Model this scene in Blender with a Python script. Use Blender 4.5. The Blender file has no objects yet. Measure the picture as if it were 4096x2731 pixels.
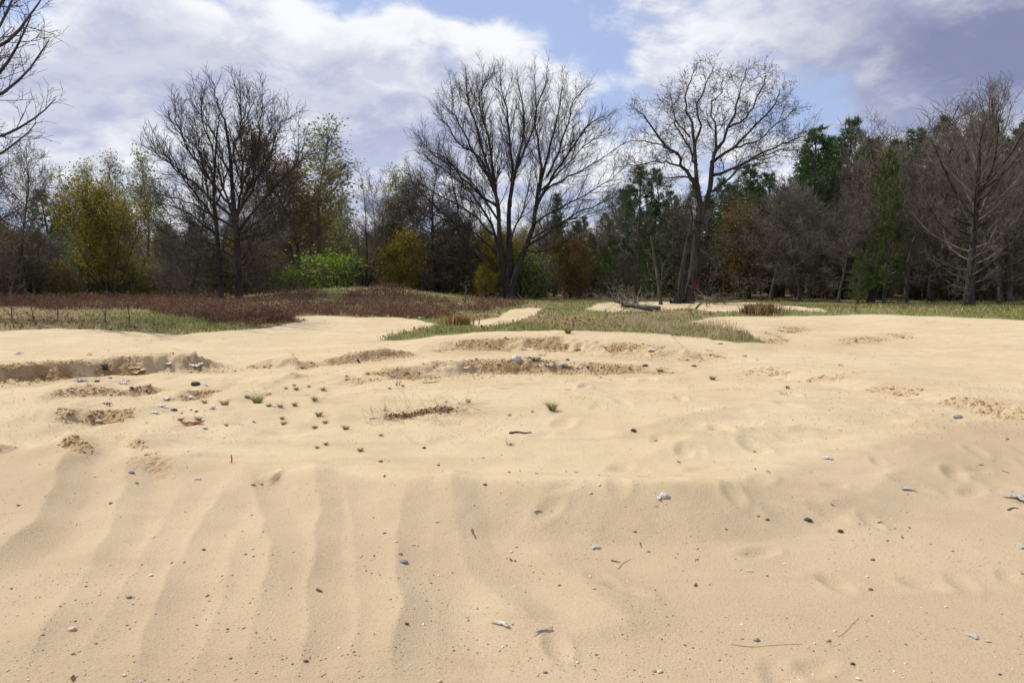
import bpy, math, random
import numpy as np
from mathutils import Vector, Matrix, Euler

# ------------------------------------------------------------------ camera, world, sun, exposure
sc = bpy.context.scene
W_, H_ = 1024, 682
FOC = 24.0 / 36.0 * W_            # focal length in pixels of the 1024 px frame
HC = 1.65                          # eye height
PITCH = math.atan((341.0 - 284.0) / FOC)
cam_d = bpy.data.cameras.new('camera'); cam = bpy.data.objects.new('camera', cam_d)
sc.collection.objects.link(cam); sc.camera = cam
cam_d.lens = 24.0; cam_d.sensor_width = 36.0; cam_d.clip_start = 0.05; cam_d.clip_end = 3000
cam.location = (0, 0, HC); cam.rotation_euler = (math.pi / 2 - PITCH, 0, 0)

SUN_EL = math.radians(50); SUN_AZ = math.atan2(-0.92, 0.39)   # azimuth from +Y towards +X
to_sun = Vector((math.sin(SUN_AZ) * math.cos(SUN_EL), math.cos(SUN_AZ) * math.cos(SUN_EL), math.sin(SUN_EL)))
sun_d = bpy.data.lights.new('sun', 'SUN'); sun = bpy.data.objects.new('sun', sun_d)
sc.collection.objects.link(sun)
sun_d.energy = 5.0; sun_d.angle = math.radians(0.53); sun_d.color = (1.0, 0.93, 0.82)
sun.rotation_euler = (-to_sun).to_track_quat('-Z', 'Y').to_euler(); sun.location = (-30, 20, 40)

sc.view_settings.view_transform = 'Standard'; sc.view_settings.look = 'None'
sc.view_settings.exposure = 0.0; sc.view_settings.gamma = 1.0
sc.view_settings.use_curve_mapping = False
sc.cycles.max_bounces = 6; sc.cycles.diffuse_bounces = 3; sc.cycles.transparent_max_bounces = 6
sc.cycles.caustics_reflective = False; sc.cycles.caustics_refractive = False


def ray_dir(px, py):
    """Direction through a pixel of the 1024 x 682 frame."""
    a = (px - 512.0) / FOC; b = (341.0 - py) / FOC
    c, s = math.cos(PITCH), math.sin(PITCH)
    return Vector((a, c + b * s, -s + b * c))


class NT:
    """Small helper for node trees."""
    def __init__(self, tree): self.t = tree; self.n = tree.nodes; self.l = tree.links
    def add(self, typ, **kw):
        nd = self.n.new(typ)
        for k, v in kw.items(): setattr(nd, k, v)
        return nd
    def put(self, sock, v):
        if hasattr(v, 'is_linked') or isinstance(v, bpy.types.NodeSocket): self.l.new(v, sock)
        else: sock.default_value = v
    def math(self, op, a, b=0.0, c=0.0, clamp=False):
        nd = self.add('ShaderNodeMath', operation=op, use_clamp=clamp)
        self.put(nd.inputs[0], a); self.put(nd.inputs[1], b); self.put(nd.inputs[2], c)
        return nd.outputs[0]
    def vmath(self, op, a, b=(0, 0, 0), out=0):
        nd = self.add('ShaderNodeVectorMath', operation=op)
        self.put(nd.inputs[0], a); self.put(nd.inputs[1], b)
        return nd.outputs[out]
    def noise(self, vec, scale, detail=4, rough=0.5, dist=0.0, lac=2.0):
        nd = self.add('ShaderNodeTexNoise')
        if vec is not None: self.l.new(vec, nd.inputs['Vector'])
        nd.inputs['Scale'].default_value = scale; nd.inputs['Detail'].default_value = detail
        nd.inputs['Roughness'].default_value = rough; nd.inputs['Distortion'].default_value = dist
        nd.inputs['Lacunarity'].default_value = lac
        return nd.outputs['Fac']
    def ramp(self, v, lo, hi, a=0.0, b=1.0, smooth=True):
        nd = self.add('ShaderNodeMapRange', interpolation_type='SMOOTHSTEP' if smooth else 'LINEAR')
        nd.inputs[1].default_value = lo; nd.inputs[2].default_value = hi
        nd.inputs[3].default_value = a; nd.inputs[4].default_value = b
        self.l.new(v, nd.inputs[0]); return nd.outputs[0]
    def mix(self, f, a, b, blend='MIX'):
        nd = self.add('ShaderNodeMix', data_type='RGBA', blend_type=blend)
        self.put(nd.inputs[0], f)
        for s, v in ((nd.inputs[6], a), (nd.inputs[7], b)):
            if isinstance(v, tuple) and len(v) == 3: v = (*v, 1.0)
            self.put(s, v)
        return nd.outputs[2]


world = bpy.data.worlds.new('World'); sc.world = world; world.use_nodes = True
wt = NT(world.node_tree); world.node_tree.nodes.clear()
STR = 0.1
wo = wt.add('ShaderNodeOutputWorld'); bg = wt.add('ShaderNodeBackground'); bg.inputs[1].default_value = STR
sky = wt.add('ShaderNodeTexSky', sky_type='NISHITA'); sky.sun_disc = False
sky.sun_elevation = SUN_EL; sky.sun_rotation = SUN_AZ; sky.air_density = 1.0; sky.dust_density = 0.6; sky.ozone_density = 2.0
tc = wt.add('ShaderNodeTexCoord')
sx = wt.add('ShaderNodeSeparateXYZ'); wt.l.new(tc.outputs['Generated'], sx.inputs[0])
zz = wt.math('MAXIMUM', sx.outputs[2], 0.0); den = wt.math('ADD', zz, 0.34)
cx_ = wt.math('DIVIDE', sx.outputs[0], den); cy_ = wt.math('DIVIDE', sx.outputs[1], den)


def cloud_field(ox, oy, seed=3.7):
    cb = wt.add('ShaderNodeCombineXYZ')
    wt.put(cb.inputs[0], wt.math('ADD', cx_, ox)); wt.put(cb.inputs[1], wt.math('ADD', cy_, oy)); cb.inputs[2].default_value = seed
    big = wt.noise(cb.outputs[0], 1.05, 1, 0.5, 0.0)
    mid = wt.noise(cb.outputs[0], 2.9, 3, 0.55, 0.15)
    fine = wt.noise(cb.outputs[0], 8.5, 10, 0.62, 0.35)
    s_ = wt.math('ADD', wt.math('MULTIPLY', big, 0.42), wt.math('MULTIPLY', mid, 0.42))
    return wt.math('ADD', s_, wt.math('MULTIPLY', fine, 0.30))


def dir_blob(px, py, radius, amount, squash=1.0):
    """a soft patch of sky around a direction, flattened by squash"""
    d = ray_dir(px, py).normalized()
    off = wt.vmath('MULTIPLY', wt.vmath('SUBTRACT', tc.outputs['Generated'], tuple(d)), (1.0, 1.0, squash))
    return wt.ramp(wt.vmath('LENGTH', off, out=1), 0.0, radius, amount, 0.0)


CL_OFF = (3.1, 7.4)
BLOBS = ((598, 40, .16, -.15, 1.0), (480, 0, .14, -.11, 2.4), (612, 110, .11, -.13, 1.0), (825, 86, .15, -.17, 1.4), (352, -8, .15, -.24, 2.2), (215, -2, .08, -.16, 1.5), (8, 0, .10, -.14, 1.5),
         (290, 60, .26, .12, 1.6), (110, 70, .26, .10, 1.3), (720, 45, .22, .10, 1.3), (960, 40, .26, .12, 1.6), (470, 95, .20, .10, 1.4), (900, 125, .20, .06, 2.0), (200, 120, .15, -.08, 2.0))
den0 = cloud_field(CL_OFF[0], CL_OFF[1])
den1 = cloud_field(CL_OFF[0] - 0.04, CL_OFF[1] - 0.09)         # a little higher, towards the light
for args in BLOBS: den0 = wt.math('ADD', den0, dir_blob(*args))
for args in BLOBS: den1 = wt.math('ADD', den1, dir_blob(args[0] - 8, args[1] + 14, *args[2:]))
cover = wt.ramp(den0, 0.462, 0.585, 0.03, 1.0)
relief = wt.ramp(wt.math('SUBTRACT', den0, den1), -0.10, 0.07)
und = cloud_field(CL_OFF[0] + 11.3, CL_OFF[1] - 4.1, 8.2)                  # grey undersides, on their own scale
shade = wt.math('MULTIPLY', wt.ramp(und, 0.50, 0.66), wt.ramp(den0, .56, .70))
und_l = wt.math('ADD', dir_blob(330, 92, .20, .8, 2.6), dir_blob(130, 95, .22, .4, 1.8))
shade = wt.math('ADD', shade, wt.math('MULTIPLY', und_l, wt.ramp(und, 0.40, 0.58, .2, 1.0)), clamp=True)
storm = wt.math('MULTIPLY', dir_blob(1000, 45, .36, 1.15, 2.0), wt.ramp(und, 0.40, 0.64, .3, 1.0), clamp=True)
bright = (0.95 / STR, 0.965 / STR, 1.0 / STR); grey = (0.52 / STR, 0.565 / STR, 0.76 / STR); dark = (0.23 / STR, 0.26 / STR, 0.43 / STR)
ccol = wt.mix(relief, grey, bright)
ccol = wt.mix(wt.math('MULTIPLY', shade, .55), ccol, (0.40 / STR, 0.44 / STR, 0.63 / STR))
ccol = wt.mix(wt.math('MULTIPLY', storm, .95), ccol, dark)
skyc = wt.mix(1.0, sky.outputs[0], (0.88, 0.98, 1.30), 'MULTIPLY')
skyc = wt.mix(0.52, skyc, (0.62 / STR, 0.72 / STR, 0.97 / STR))           # thin high veil over the whole sky
col_ = wt.mix(cover, skyc, ccol)
wt.l.new(col_, bg.inputs[0]); wt.l.new(bg.outputs[0], wo.inputs[0])


# ------------------------------------------------------------------ numpy noise
def _hash(ix, iy, seed):
    h = (ix.astype(np.int64) * 374761393 + iy.astype(np.int64) * 668265263 + seed * 974634777) & 0xffffffff
    h = ((h ^ (h >> 13)) * 1274126177) & 0xffffffff
    h = ((h ^ (h >> 16)) * 2246822519) & 0xffffffff
    return (h ^ (h >> 15)) & 0xffffffff


def perlin(x, y, seed=0):
    x0 = np.floor(x); y0 = np.floor(y); fx = x - x0; fy = y - y0
    u = fx * fx * fx * (fx * (fx * 6 - 15) + 10); v = fy * fy * fy * (fy * (fy * 6 - 15) + 10)
    def g(dx, dy):
        a = _hash(x0 + dx, y0 + dy, seed) * (2 * math.pi / 4294967296.0)
        return np.cos(a) * (fx - dx) + np.sin(a) * (fy - dy)
    a = g(0, 0) * (1 - u) + g(1, 0) * u; b = g(0, 1) * (1 - u) + g(1, 1) * u
    return (a * (1 - v) + b * v) * 1.41


def fbm(x, y, octv=4, seed=0, gain=0.5):
    r = np.zeros_like(x); a = 1.0; s = 0.0
    for o in range(octv):
        r += a * perlin(x * 2 ** o + 17.3 * o, y * 2 ** o - 9.1 * o, seed + o); s += a; a *= gain
    return r / s


def sstep(a, b, x):
    t = np.clip((x - a) / (b - a), 0, 1); return t * t * (3 - 2 * t)


# ------------------------------------------------------------------ the height of the ground
def flat(px, py, z=0.1):
    d = ray_dir(px, py); k = (z - HC) / d.z
    return (d.x * k, d.y * k)


def poly(pix, z=0.1): return np.array([flat(a, b, z) for a, b in pix])


def line_dist(x, y, P):
    """Signed distance to a polyline (positive on its far / left-hand side) and position along it in 0..1."""
    best = np.full(x.shape, 1e9); sd = np.zeros_like(x); tt = np.zeros_like(x)
    seg = np.linalg.norm(P[1:] - P[:-1], axis=1); tot = seg.sum(); acc = 0.0
    for i in range(len(P) - 1):
        ax, ay = P[i]; bx, by = P[i + 1]; ux, uy = bx - ax, by - ay; L2 = ux * ux + uy * uy
        t = np.clip(((x - ax) * ux + (y - ay) * uy) / L2, 0, 1)
        dx = x - ax - t * ux; dy = y - ay - t * uy; d2 = dx * dx + dy * dy
        m = d2 < best
        best = np.where(m, d2, best); sd = np.where(m, np.sign(ux * dy - uy * dx), sd)
        tt = np.where(m, (acc + t * seg[i]) / tot, tt); acc += seg[i]
    return np.sqrt(best) * sd, tt


# scarps: pixels of the foot, (height along the line), face width, reach behind the edge, crumbling
SCARPS = []
def scarp(pix, hs, w, reach, rough, z=0.1): SCARPS.append((poly(pix, z), np.array(hs), w, reach, rough))
scarp([(-160, 398), (-60, 390), (0, 386), (60, 379), (110, 374), (165, 370), (205, 369), (240, 364)], [.2, .27, .30, .27, .26, .29, .27, 0], .36, 2.6, 1.0)
scarp([(225, 366), (262, 367), (300, 368), (330, 364)], [0, .15, .16, 0], .36, 1.6, .6)
scarp([(320, 367), (345, 364), (380, 361), (428, 357)], [0, .14, .16, 0], .36, 1.6, .9)
scarp([(400, 356), (455, 354), (500, 354), (560, 354), (620, 358), (690, 361), (740, 360)], [0, .15, .22, .24, .22, .15, 0], .48, 2.2, .9)
scarp([(330, 391), (370, 385), (410, 380), (470, 375), (540, 371), (610, 372), (680, 373), (705, 374)], [0, .08, .17, .21, .20, .15, .08, 0], .46, 1.5, .9)
scarp([(690, 368), (735, 371), (800, 385), (870, 399), (930, 409), (1000, 421), (1090, 432)], [0, .10, .13, .11, .11, .11, .06], .55, 1.8, .32)
scarp([(770, 344), (792, 327), (830, 324), (850, 323)], [0, .09, .12, 0], .6, 2.5, .55, .4)
scarp([(838, 340), (860, 337), (900, 333), (935, 330)], [0, .09, .09, 0], .6, 2.0, .55, .35)
scarp([(40, 412), (80, 404), (130, 402), (172, 396), (195, 394)], [0, .09, .08, .10, 0], .22, .8, .6)
scarp([(58, 426), (80, 421), (100, 421), (124, 427)], [0, .11, .11, 0], .22, .6, .9)
scarp([(150, 408), (185, 404), (215, 398), (232, 392)], [0, .09, .08, 0], .26, .6, .6)
scarp([(255, 388), (300, 384), (335, 378)], [0, .07, 0], .26, .7, .5)
scarp([(-40, 462), (0, 452), (24, 445), (34, 443)], [.06, .08, .07, 0], .13, .5, .8)
scarp([(40, 441), (62, 450), (92, 462)], [0, .085, 0], .13, .45, .9)
scarp([(112, 440), (128, 448), (144, 457)], [0, .08, 0], .13, .4, .8)
scarp([(138, 454), (150, 466), (172, 475)], [0, .085, 0], .13, .4, .9)
scarp([(880, 425), (912, 432), (950, 436)], [0, .05, 0], .12, .6, .7)
scarp([(250, 476), (268, 481), (285, 479)], [0, .05, 0], .1, .3, .5)
scarp([(130, 482), (230, 492), (330, 506), (380, 514), (450, 519), (560, 524), (700, 528), (800, 520), (850, 498), (880, 474)], [0, .05, .10, .14, .17, .18, .18, .15, .09, 0], .62, .50, .02)

# wind ridges of the foreground: pixels of the crest, height, width of the windward side
RIDGES = []
def ridge(pix, hgt, wl=.22, wr=.10): RIDGES.append((poly(pix, 0.0), hgt, wl, wr))
ridge([(-40, 590), (0, 556), (30, 528), (55, 492), (68, 465), (70, 440)], .050, .3, .16)
ridge([(0, 690), (30, 660), (60, 615), (88, 572), (112, 520), (132, 472), (136, 452)], .034, .25, .14)
ridge([(120, 700), (140, 650), (155, 606), (180, 560), (210, 515), (245, 476)], .034, .25, .14)
ridge([(240, 690), (252, 640), (262, 590), (268, 545), (258, 500), (240, 468)], .034, .24, .13)
ridge([(298, 690), (304, 640), (310, 580), (316, 530), (318, 496), (306, 466)], .036, .24, .12)
ridge([(395, 700), (396, 640), (395, 580), (397, 545), (404, 515), (422, 490)], .034, .22, .12)
ridge([(560, 640), (500, 606), (474, 575), (458, 545), (450, 515), (462, 478)], .030, .22, .14)
ridge([(640, 640), (600, 594), (560, 562), (530, 540)], .018, .3, .2)
ridge([(440, 700), (436, 640), (430, 590), (430, 550), (438, 515)], .018, .2, .12)
ridge([(350, 690), (354, 630), (356, 580), (356, 540), (350, 505), (338, 480)], .018, .2, .12)
ridge([(190, 690), (205, 640), (220, 596), (232, 555), (238, 520)], .020, .2, .12)
ridge([(60, 690), (95, 640), (125, 590), (150, 545), (172, 505), (190, 470)], .020, .2, .12)
ridge([(600, 452), (660, 440), (720, 428), (770, 424)], .03, .3, .2)
ridge([(560, 402), (620, 392), (680, 388), (720, 388)], .035, .4, .25)
ridge([(640, 470), (700, 452), (760, 446), (830, 440)], .03, .3, .2)
ridge([(800, 520), (860, 500), (930, 470), (1000, 455)], .025, .35, .25)

BASE_Y = np.array([-700, -50, 0, 4.6, 5.6, 7.0, 9.0, 11.0, 12.5, 15.0, 19.0, 26.0, 40.0, 60.0, 100.0, 700.0])
BASE_Z = np.array([0.3, 0.0, 0.0, 0.0, .05, .08, .12, .10, .08, .12, .30, .36, .44, .60, .85, 2.5])
_fine = np.linspace(-700, 700, 14001)
_bz = np.interp(_fine, BASE_Y, BASE_Z)
_k = np.hanning(25); _k /= _k.sum(); _bz = np.convolve(np.pad(_bz, 12, mode='edge'), _k, mode='valid')

_pr = random.Random(5)
FOOT = [(_pr.uniform(.2, 5.0), _pr.uniform(2.6, 6.3), _pr.uniform(0, 3.14), _pr.uniform(.010, .022), _pr.uniform(.09, .15)) for _ in range(70)]
FOOT += [(_pr.uniform(-1, 9.0), _pr.uniform(6.3, 12), _pr.uniform(0, 3.14), _pr.uniform(.015, .035), _pr.uniform(.1, .2)) for _ in range(70)]


def gauss(x, y, cx, cy, sx_, sy_, amp): return amp * np.exp(-((x - cx) / sx_) ** 2 - ((y - cy) / sy_) ** 2)


def height(x, y, rough_out=None):
    x = np.asarray(x, float); y = np.asarray(y, float)
    z = np.interp(y, _fine, _bz)
    near = sstep(140, 60, np.abs(y)) * sstep(160, 80, np.abs(x))
    z = z + gauss(x, y, 1.2, 8.4, 4.2, 2.2, .13)           # island inside the ring track
    z = z + gauss(x, y, 2.0, 17.8, 6.0, 2.6, .14)          # crest of the middle mound
    z = z + gauss(x, y, 15, 27, 12, 6, .30) + gauss(x, y, 9.5, 20, 3.2, 3.4, -.12)
    z = z + gauss(x, y, -8.5, 38, 7, 6, 1.0) + gauss(x, y, -24, 40, 12, 7, .25)
    z = z + gauss(x, y, -14, 21, 10, 5, .08)
    z = z + gauss(x, y, 1.0, 29, 3.0, 3.2, .10) + gauss(x, y, 10, 41, 7, 4, .06)
    z = z + gauss(x, y, -3.6, 6.2, 1.2, .9, .05) + gauss(x, y, -6.5, 8.6, 1.6, 1.2, .08) + gauss(x, y, 3.6, 6.4, .5, .4, .05)
    z = z + near * (.09 * fbm(x / 5.5, y / 5.5, 3, 11) + .10 * sstep(22, 40, y) * fbm(x / 9, y / 9, 3, 61))
    sand = sstep(30, 18, y) * near
    z = z + sand * (.022 * fbm(x / 1.1, y / 1.1, 3, 21) + .0045 * fbm(x / .22, y / .22, 3, 31) * sstep(3.5, 7.0, y))
    # the churned left side
    hum = sstep(-1.0, -2.6, x) * sstep(6.0, 7.2, y) * sstep(13.5, 10.5, y)
    z = z + hum * (.12 * fbm(x / 1.05, y / .85, 3, 41) + .02 * np.abs(fbm(x / .3, y / .3, 2, 43)))
    hum2 = sstep(2.0, 4.0, x) * sstep(6.0, 8.0, y) * sstep(15, 11, y)
    z = z + hum2 * (.05 * fbm(x / 1.3, y / 1.0, 3, 51))
    near_c = (y > 1.0) & (y < 34) & (np.abs(x) < 34)
    xs, ys = x[near_c], y[near_c]
    add = np.zeros_like(xs); rgh = np.zeros_like(xs)
    jit = .26 * fbm(xs / .7, ys / .5, 4, 71, .62) + .07 * perlin(xs / .13, ys / .13, 77)
    gate = sstep(-.22, .10, fbm(xs / 1.3, ys / .9, 3, 81))
    crumb = fbm(xs / .16, ys / .16, 3, 91, .7)
    for P, hs, w, reach, rough in SCARPS:
        m = (xs > P[:, 0].min() - 3.2 * reach) & (xs < P[:, 0].max() + 3.2 * reach) & (ys > P[:, 1].min() - 2) & (ys < P[:, 1].max() + 3.2 * reach)
        if not m.any(): continue
        d, t = line_dist(xs[m], ys[m], P)
        hh = np.interp(t, np.linspace(0, 1, len(hs)), hs)
        d = d + jit[m] * min(1.0, rough + .12) * min(1.0, w / .3)
        st = sstep(0, w, d) if w < .58 else np.clip(d / w, 0, 1)
        up = st * np.exp(-(np.maximum(d - w, 0) / reach) ** 2)
        low = -.04 * np.exp(-(np.minimum(d, 0) / (2.2 * w)) ** 2) * (1 - sstep(0, w, d))
        face = np.exp(-((d - .45 * w) / (.55 * w)) ** 2) * (hh > .02)
        add[m] += hh * (up + low) + face * rough * gate[m] * crumb[m] * np.minimum(.11, hh * .5)
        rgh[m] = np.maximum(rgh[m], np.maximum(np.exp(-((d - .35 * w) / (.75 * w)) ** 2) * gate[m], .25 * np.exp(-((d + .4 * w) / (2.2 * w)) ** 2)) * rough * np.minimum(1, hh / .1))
    for P, hgt, wl, wr in RIDGES:
        m = (xs > P[:, 0].min() - 1) & (xs < P[:, 0].max() + 1) & (ys > P[:, 1].min() - 1) & (ys < P[:, 1].max() + 1)
        if not m.any(): continue
        wob = .06 * fbm(xs[m] / .6, ys[m] / .6, 2, 101)
        d, t = line_dist(xs[m], ys[m], P); d = d + wob
        env = sstep(0, .12, t) * sstep(1.0, .72, t) * (.75 + .5 * perlin(xs[m] / .7, ys[m] / .7, 103))
        prof = np.where(d > 0, np.clip(1 - np.abs(d) / (1.7 * wl), 0, 1) ** 1.5, np.clip(1 - np.abs(d) / (1.6 * wr), 0, 1) ** 1.25)
        hgt = hgt * 2.0
        add[m] += hgt * env * prof - .35 * hgt * env * np.exp(-((d + 2.2 * wr) / (1.3 * wr)) ** 2)
    for fx, fy, fa, fd, fr in FOOT:
        m = (np.abs(xs - fx) < .5) & (np.abs(ys - fy) < .5)
        if not m.any(): continue
        ca, sa = math.cos(fa), math.sin(fa)
        u = (xs[m] - fx) * ca + (ys[m] - fy) * sa; v = -(xs[m] - fx) * sa + (ys[m] - fy) * ca
        q = (u / fr) ** 2 + (v / (fr * .5)) ** 2
        add[m] += -fd * np.exp(-q ** 1.5) + .35 * fd * np.exp(-(np.sqrt(q) - 1.5) ** 2 * 6)
    z[near_c] += add
    if rough_out is not None:
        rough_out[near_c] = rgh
    return z


# ------------------------------------------------------------------ mesh helpers
def link(o, parent=None):
    sc.collection.objects.link(o)
    if parent is not None: o.parent = parent
    return o


def mesh_data(name, V, F, mat=None, smooth=True, col=None, attrs=None):
    """V (n,3); F a list of integer arrays with 3 or 4 columns; col (n,3 or 4) point colours."""
    V = np.ascontiguousarray(V, np.float32)
    F = [f for f in (F if isinstance(F, list) else [F]) if len(f)]
    me = bpy.data.meshes.new(name)
    me.vertices.add(len(V)); me.vertices.foreach_set('co', V.ravel())
    tot = sum(f.size for f in F); npol = sum(len(f) for f in F)
    me.loops.add(tot); me.loops.foreach_set('vertex_index', np.concatenate([f.ravel() for f in F]).astype(np.int32))
    cnt = np.concatenate([np.full(len(f), f.shape[1]) for f in F])
    start = np.concatenate([[0], np.cumsum(cnt)[:-1]]).astype(np.int32)
    me.polygons.add(npol); me.polygons.foreach_set('loop_start', start)
    if smooth: me.polygons.foreach_set('use_smooth', np.ones(npol, bool))
    if col is not None:
        c = np.ones((len(V), 4), np.float32); c[:, :col.shape[1]] = col
        at = me.attributes.new('Col', 'FLOAT_COLOR', 'POINT'); at.data.foreach_set('color', c.ravel())
    for k, v in (attrs or {}).items():
        at = me.attributes.new(k, 'FLOAT', 'POINT'); at.data.foreach_set('value', np.asarray(v, np.float32))
    me.update(calc_edges=True); me.validate()
    if mat: me.materials.append(mat)
    return me


def mesh_obj(name, V, F, mat=None, parent=None, **kw):
    return link(bpy.data.objects.new(name, mesh_data(name, V, F, mat, **kw)), parent)


def tag(o, label=None, cat=None, group=None, kind=None):
    if label: o['label'] = label
    if cat: o['category'] = cat
    if group: o['group'] = group
    if kind: o['kind'] = kind
    return o


def empty(name, loc, label=None, cat=None, group=None, rz=0.0):
    o = bpy.data.objects.new(name, None); link(o); o.location = loc; o.rotation_euler = (0, 0, rz); o.empty_display_size = .2
    return tag(o, label, cat, group)


# ------------------------------------------------------------------ materials
def new_mat(name):
    m = bpy.data.materials.new(name); m.use_nodes = True
    t = NT(m.node_tree); t.n.clear()
    return m, t, t.add('ShaderNodeOutputMaterial')


def obj_coord(t, obj=True):
    c = t.add('ShaderNodeTexCoord'); return c.outputs['Object' if obj else 'Generated']


def world_pos(t): return t.add('ShaderNodeNewGeometry').outputs['Position']


def attr(t, name, out='Color'): return t.add('ShaderNodeAttribute', attribute_name=name).outputs[out]


def principled(t, out, col, rough=.8, spec=.3, bump=None, bstr=.3, bdist=.02, normal_in=None):
    p = t.add('ShaderNodeBsdfPrincipled'); t.put(p.inputs['Base Color'], (*col, 1) if isinstance(col, tuple) else col)
    t.put(p.inputs['Roughness'], rough); p.inputs['Specular IOR Level'].default_value = spec
    if bump is not None:
        b = t.add('ShaderNodeBump'); b.inputs['Strength'].default_value = bstr; b.inputs['Distance'].default_value = bdist
        t.l.new(bump, b.inputs['Height']); t.l.new(b.outputs[0], p.inputs['Normal'])
    t.l.new(p.outputs[0], out.inputs[0]); return p


def sand_material():
    m, t, o = new_mat('sand'); pos = world_pos(t)
    big = t.noise(pos, .55, 4, .55); mid = t.noise(pos, 3.2, 5, .6); fine = t.noise(pos, 70, 3, .6); grain = t.noise(pos, 420, 2, .6)
    pale_sand = attr(t, 'pale_sand', 'Fac')
    c = t.mix(t.ramp(big, .35, .65), (.398, .311, .206), (.448, .356, .240))
    c = t.mix(pale_sand, c, t.mix(t.ramp(big, .35, .65), (.468, .376, .240), (.515, .420, .280)))
    c = t.mix(t.ramp(mid, .40, .72, 0, .4), c, (.41, .31, .20))
    c = t.mix(t.ramp(fine, .50, .72, 0, .55), c, (.30, .222, .14))
    c = t.mix(t.ramp(t.noise(pos, 160, 3, .7), .60, .75, 0, .5), c, (.20, .145, .095))
    c = t.mix(t.ramp(grain, .62, .78, 0, .55), c, (.54, .45, .34))
    c = t.mix(t.ramp(grain, .38, .22, 0, .55), c, (.20, .14, .09))
    # dark mineral film that lies in wind-sorted patches
    pat = t.math('MULTIPLY', t.ramp(t.noise(pos, 1.3, 5, .65, .6), .60, .74), t.ramp(t.noise(pos, 9, 4, .7), .45, .65))
    c = t.mix(t.math('MULTIPLY', pat, .45), c, (.20, .165, .125))
    mp = t.add('ShaderNodeMapping'); mp.inputs['Scale'].default_value = (.5, 2.2, 1.0); mp.inputs['Rotation'].default_value = (0, 0, .35); t.l.new(pos, mp.inputs[0])
    c = t.mix(t.ramp(t.noise(mp.outputs[0], 1.1, 6, .62, .8), .48, .70, 0, .30), c, (.335, .248, .155))
    damp_shade = attr(t, 'damp_shade', 'Fac')
    c = t.mix(t.math('MULTIPLY', damp_shade, t.ramp(mid, .3, .6, .35, .85)), c, (.36, .225, .105))  # moist scarp faces; warm bounce light of their shaded side painted into the colour
    veg = attr(t, 'veg', 'Fac'); green = attr(t, 'green', 'Fac')
    litter = t.mix(t.ramp(t.noise(pos, 5, 6, .7), .35, .65), (.13, .095, .05), (.27, .21, .12))
    turf = t.mix(t.ramp(t.noise(pos, 7, 5, .7), .35, .65), (.11, .12, .04), (.21, .19, .09))
    cover = t.mix(green, litter, turf)
    edge = t.ramp(t.math('ADD', veg, t.math('MULTIPLY', t.math('SUBTRACT', t.noise(pos, 2.5, 5, .7), .5), .9)), .35, .65)
    c = t.mix(edge, c, cover)
    h = t.math('ADD', t.math('MULTIPLY', fine, .6), t.math('ADD', t.math('MULTIPLY', grain, .25), t.math('MULTIPLY', mid, 1.2)))
    vo = t.add('ShaderNodeTexVoronoi', feature='F1'); vo.inputs['Scale'].default_value = 17; vo.inputs['Randomness'].default_value = 1.0; t.l.new(pos, vo.inputs['Vector'])
    vo2 = t.add('ShaderNodeTexVoronoi', feature='F1'); vo2.inputs['Scale'].default_value = 38; t.l.new(pos, vo2.inputs['Vector'])
    lump = t.math('ADD', t.math('MULTIPLY', vo.outputs['Distance'], -4.5), t.math('ADD', t.math('MULTIPLY', vo2.outputs['Distance'], -2.5), t.math('MULTIPLY', t.noise(pos, 12, 6, .7), 6.0)))
    h = t.math('ADD', h, t.math('MULTIPLY', lump, t.math('MULTIPLY', damp_shade, 1.1)))
    principled(t, o, c, .95, .12, h, .85, .012)
    return m


def bark_material(name, a, b, scale=6.0, bstr=.6):
    m, t, o = new_mat(name); pos = obj_coord(t)
    mp = t.add('ShaderNodeMapping'); mp.inputs['Scale'].default_value = (1, 1, .22); t.l.new(pos, mp.inputs[0])
    n = t.noise(mp.outputs[0], scale, 6, .65, .4); n2 = t.noise(pos, 1.1, 3, .5)
    c = t.mix(t.ramp(n, .35, .68), a, b)
    c = t.mix(t.ramp(n2, .45, .7, 0, .5), c, tuple(x * 1.5 for x in b))
    principled(t, o, c, .92, .15, n, bstr, .04)
    return m


def leaf_material(name, trans=.35, rough=.6):
    m, t, o = new_mat(name); c = attr(t, 'Col')
    d = t.add('ShaderNodeBsdfPrincipled'); t.l.new(c, d.inputs['Base Color']); d.inputs['Roughness'].default_value = rough
    d.inputs['Specular IOR Level'].default_value = .2
    tr = t.add('ShaderNodeBsdfTranslucent'); t.l.new(c, tr.inputs[0])
    mx = t.add('ShaderNodeMixShader'); mx.inputs[0].default_value = trans
    t.l.new(d.outputs[0], mx.inputs[1]); t.l.new(tr.outputs[0], mx.inputs[2]); t.l.new(mx.outputs[0], o.inputs[0])
    return m


def plain_material(name, a, b=None, rough=.6, spec=.3, scale=20.0, trans=0.0, bstr=.3):
    m, t, o = new_mat(name); pos = obj_coord(t)
    n = t.noise(pos, scale, 5, .6)
    c = t.mix(t.ramp(n, .35, .65), a, b or tuple(x * .75 for x in a))
    p = principled(t, o, c, rough, spec, n, bstr, .004)
    if trans:
        tr = t.add('ShaderNodeBsdfTranslucent'); t.l.new(c, tr.inputs[0])
        mx = t.add('ShaderNodeMixShader'); mx.inputs[0].default_value = trans
        t.l.new(p.outputs[0], mx.inputs[1]); t.l.new(tr.outputs[0], mx.inputs[2]); t.l.new(mx.outputs[0], o.inputs[0])
    return m


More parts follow.
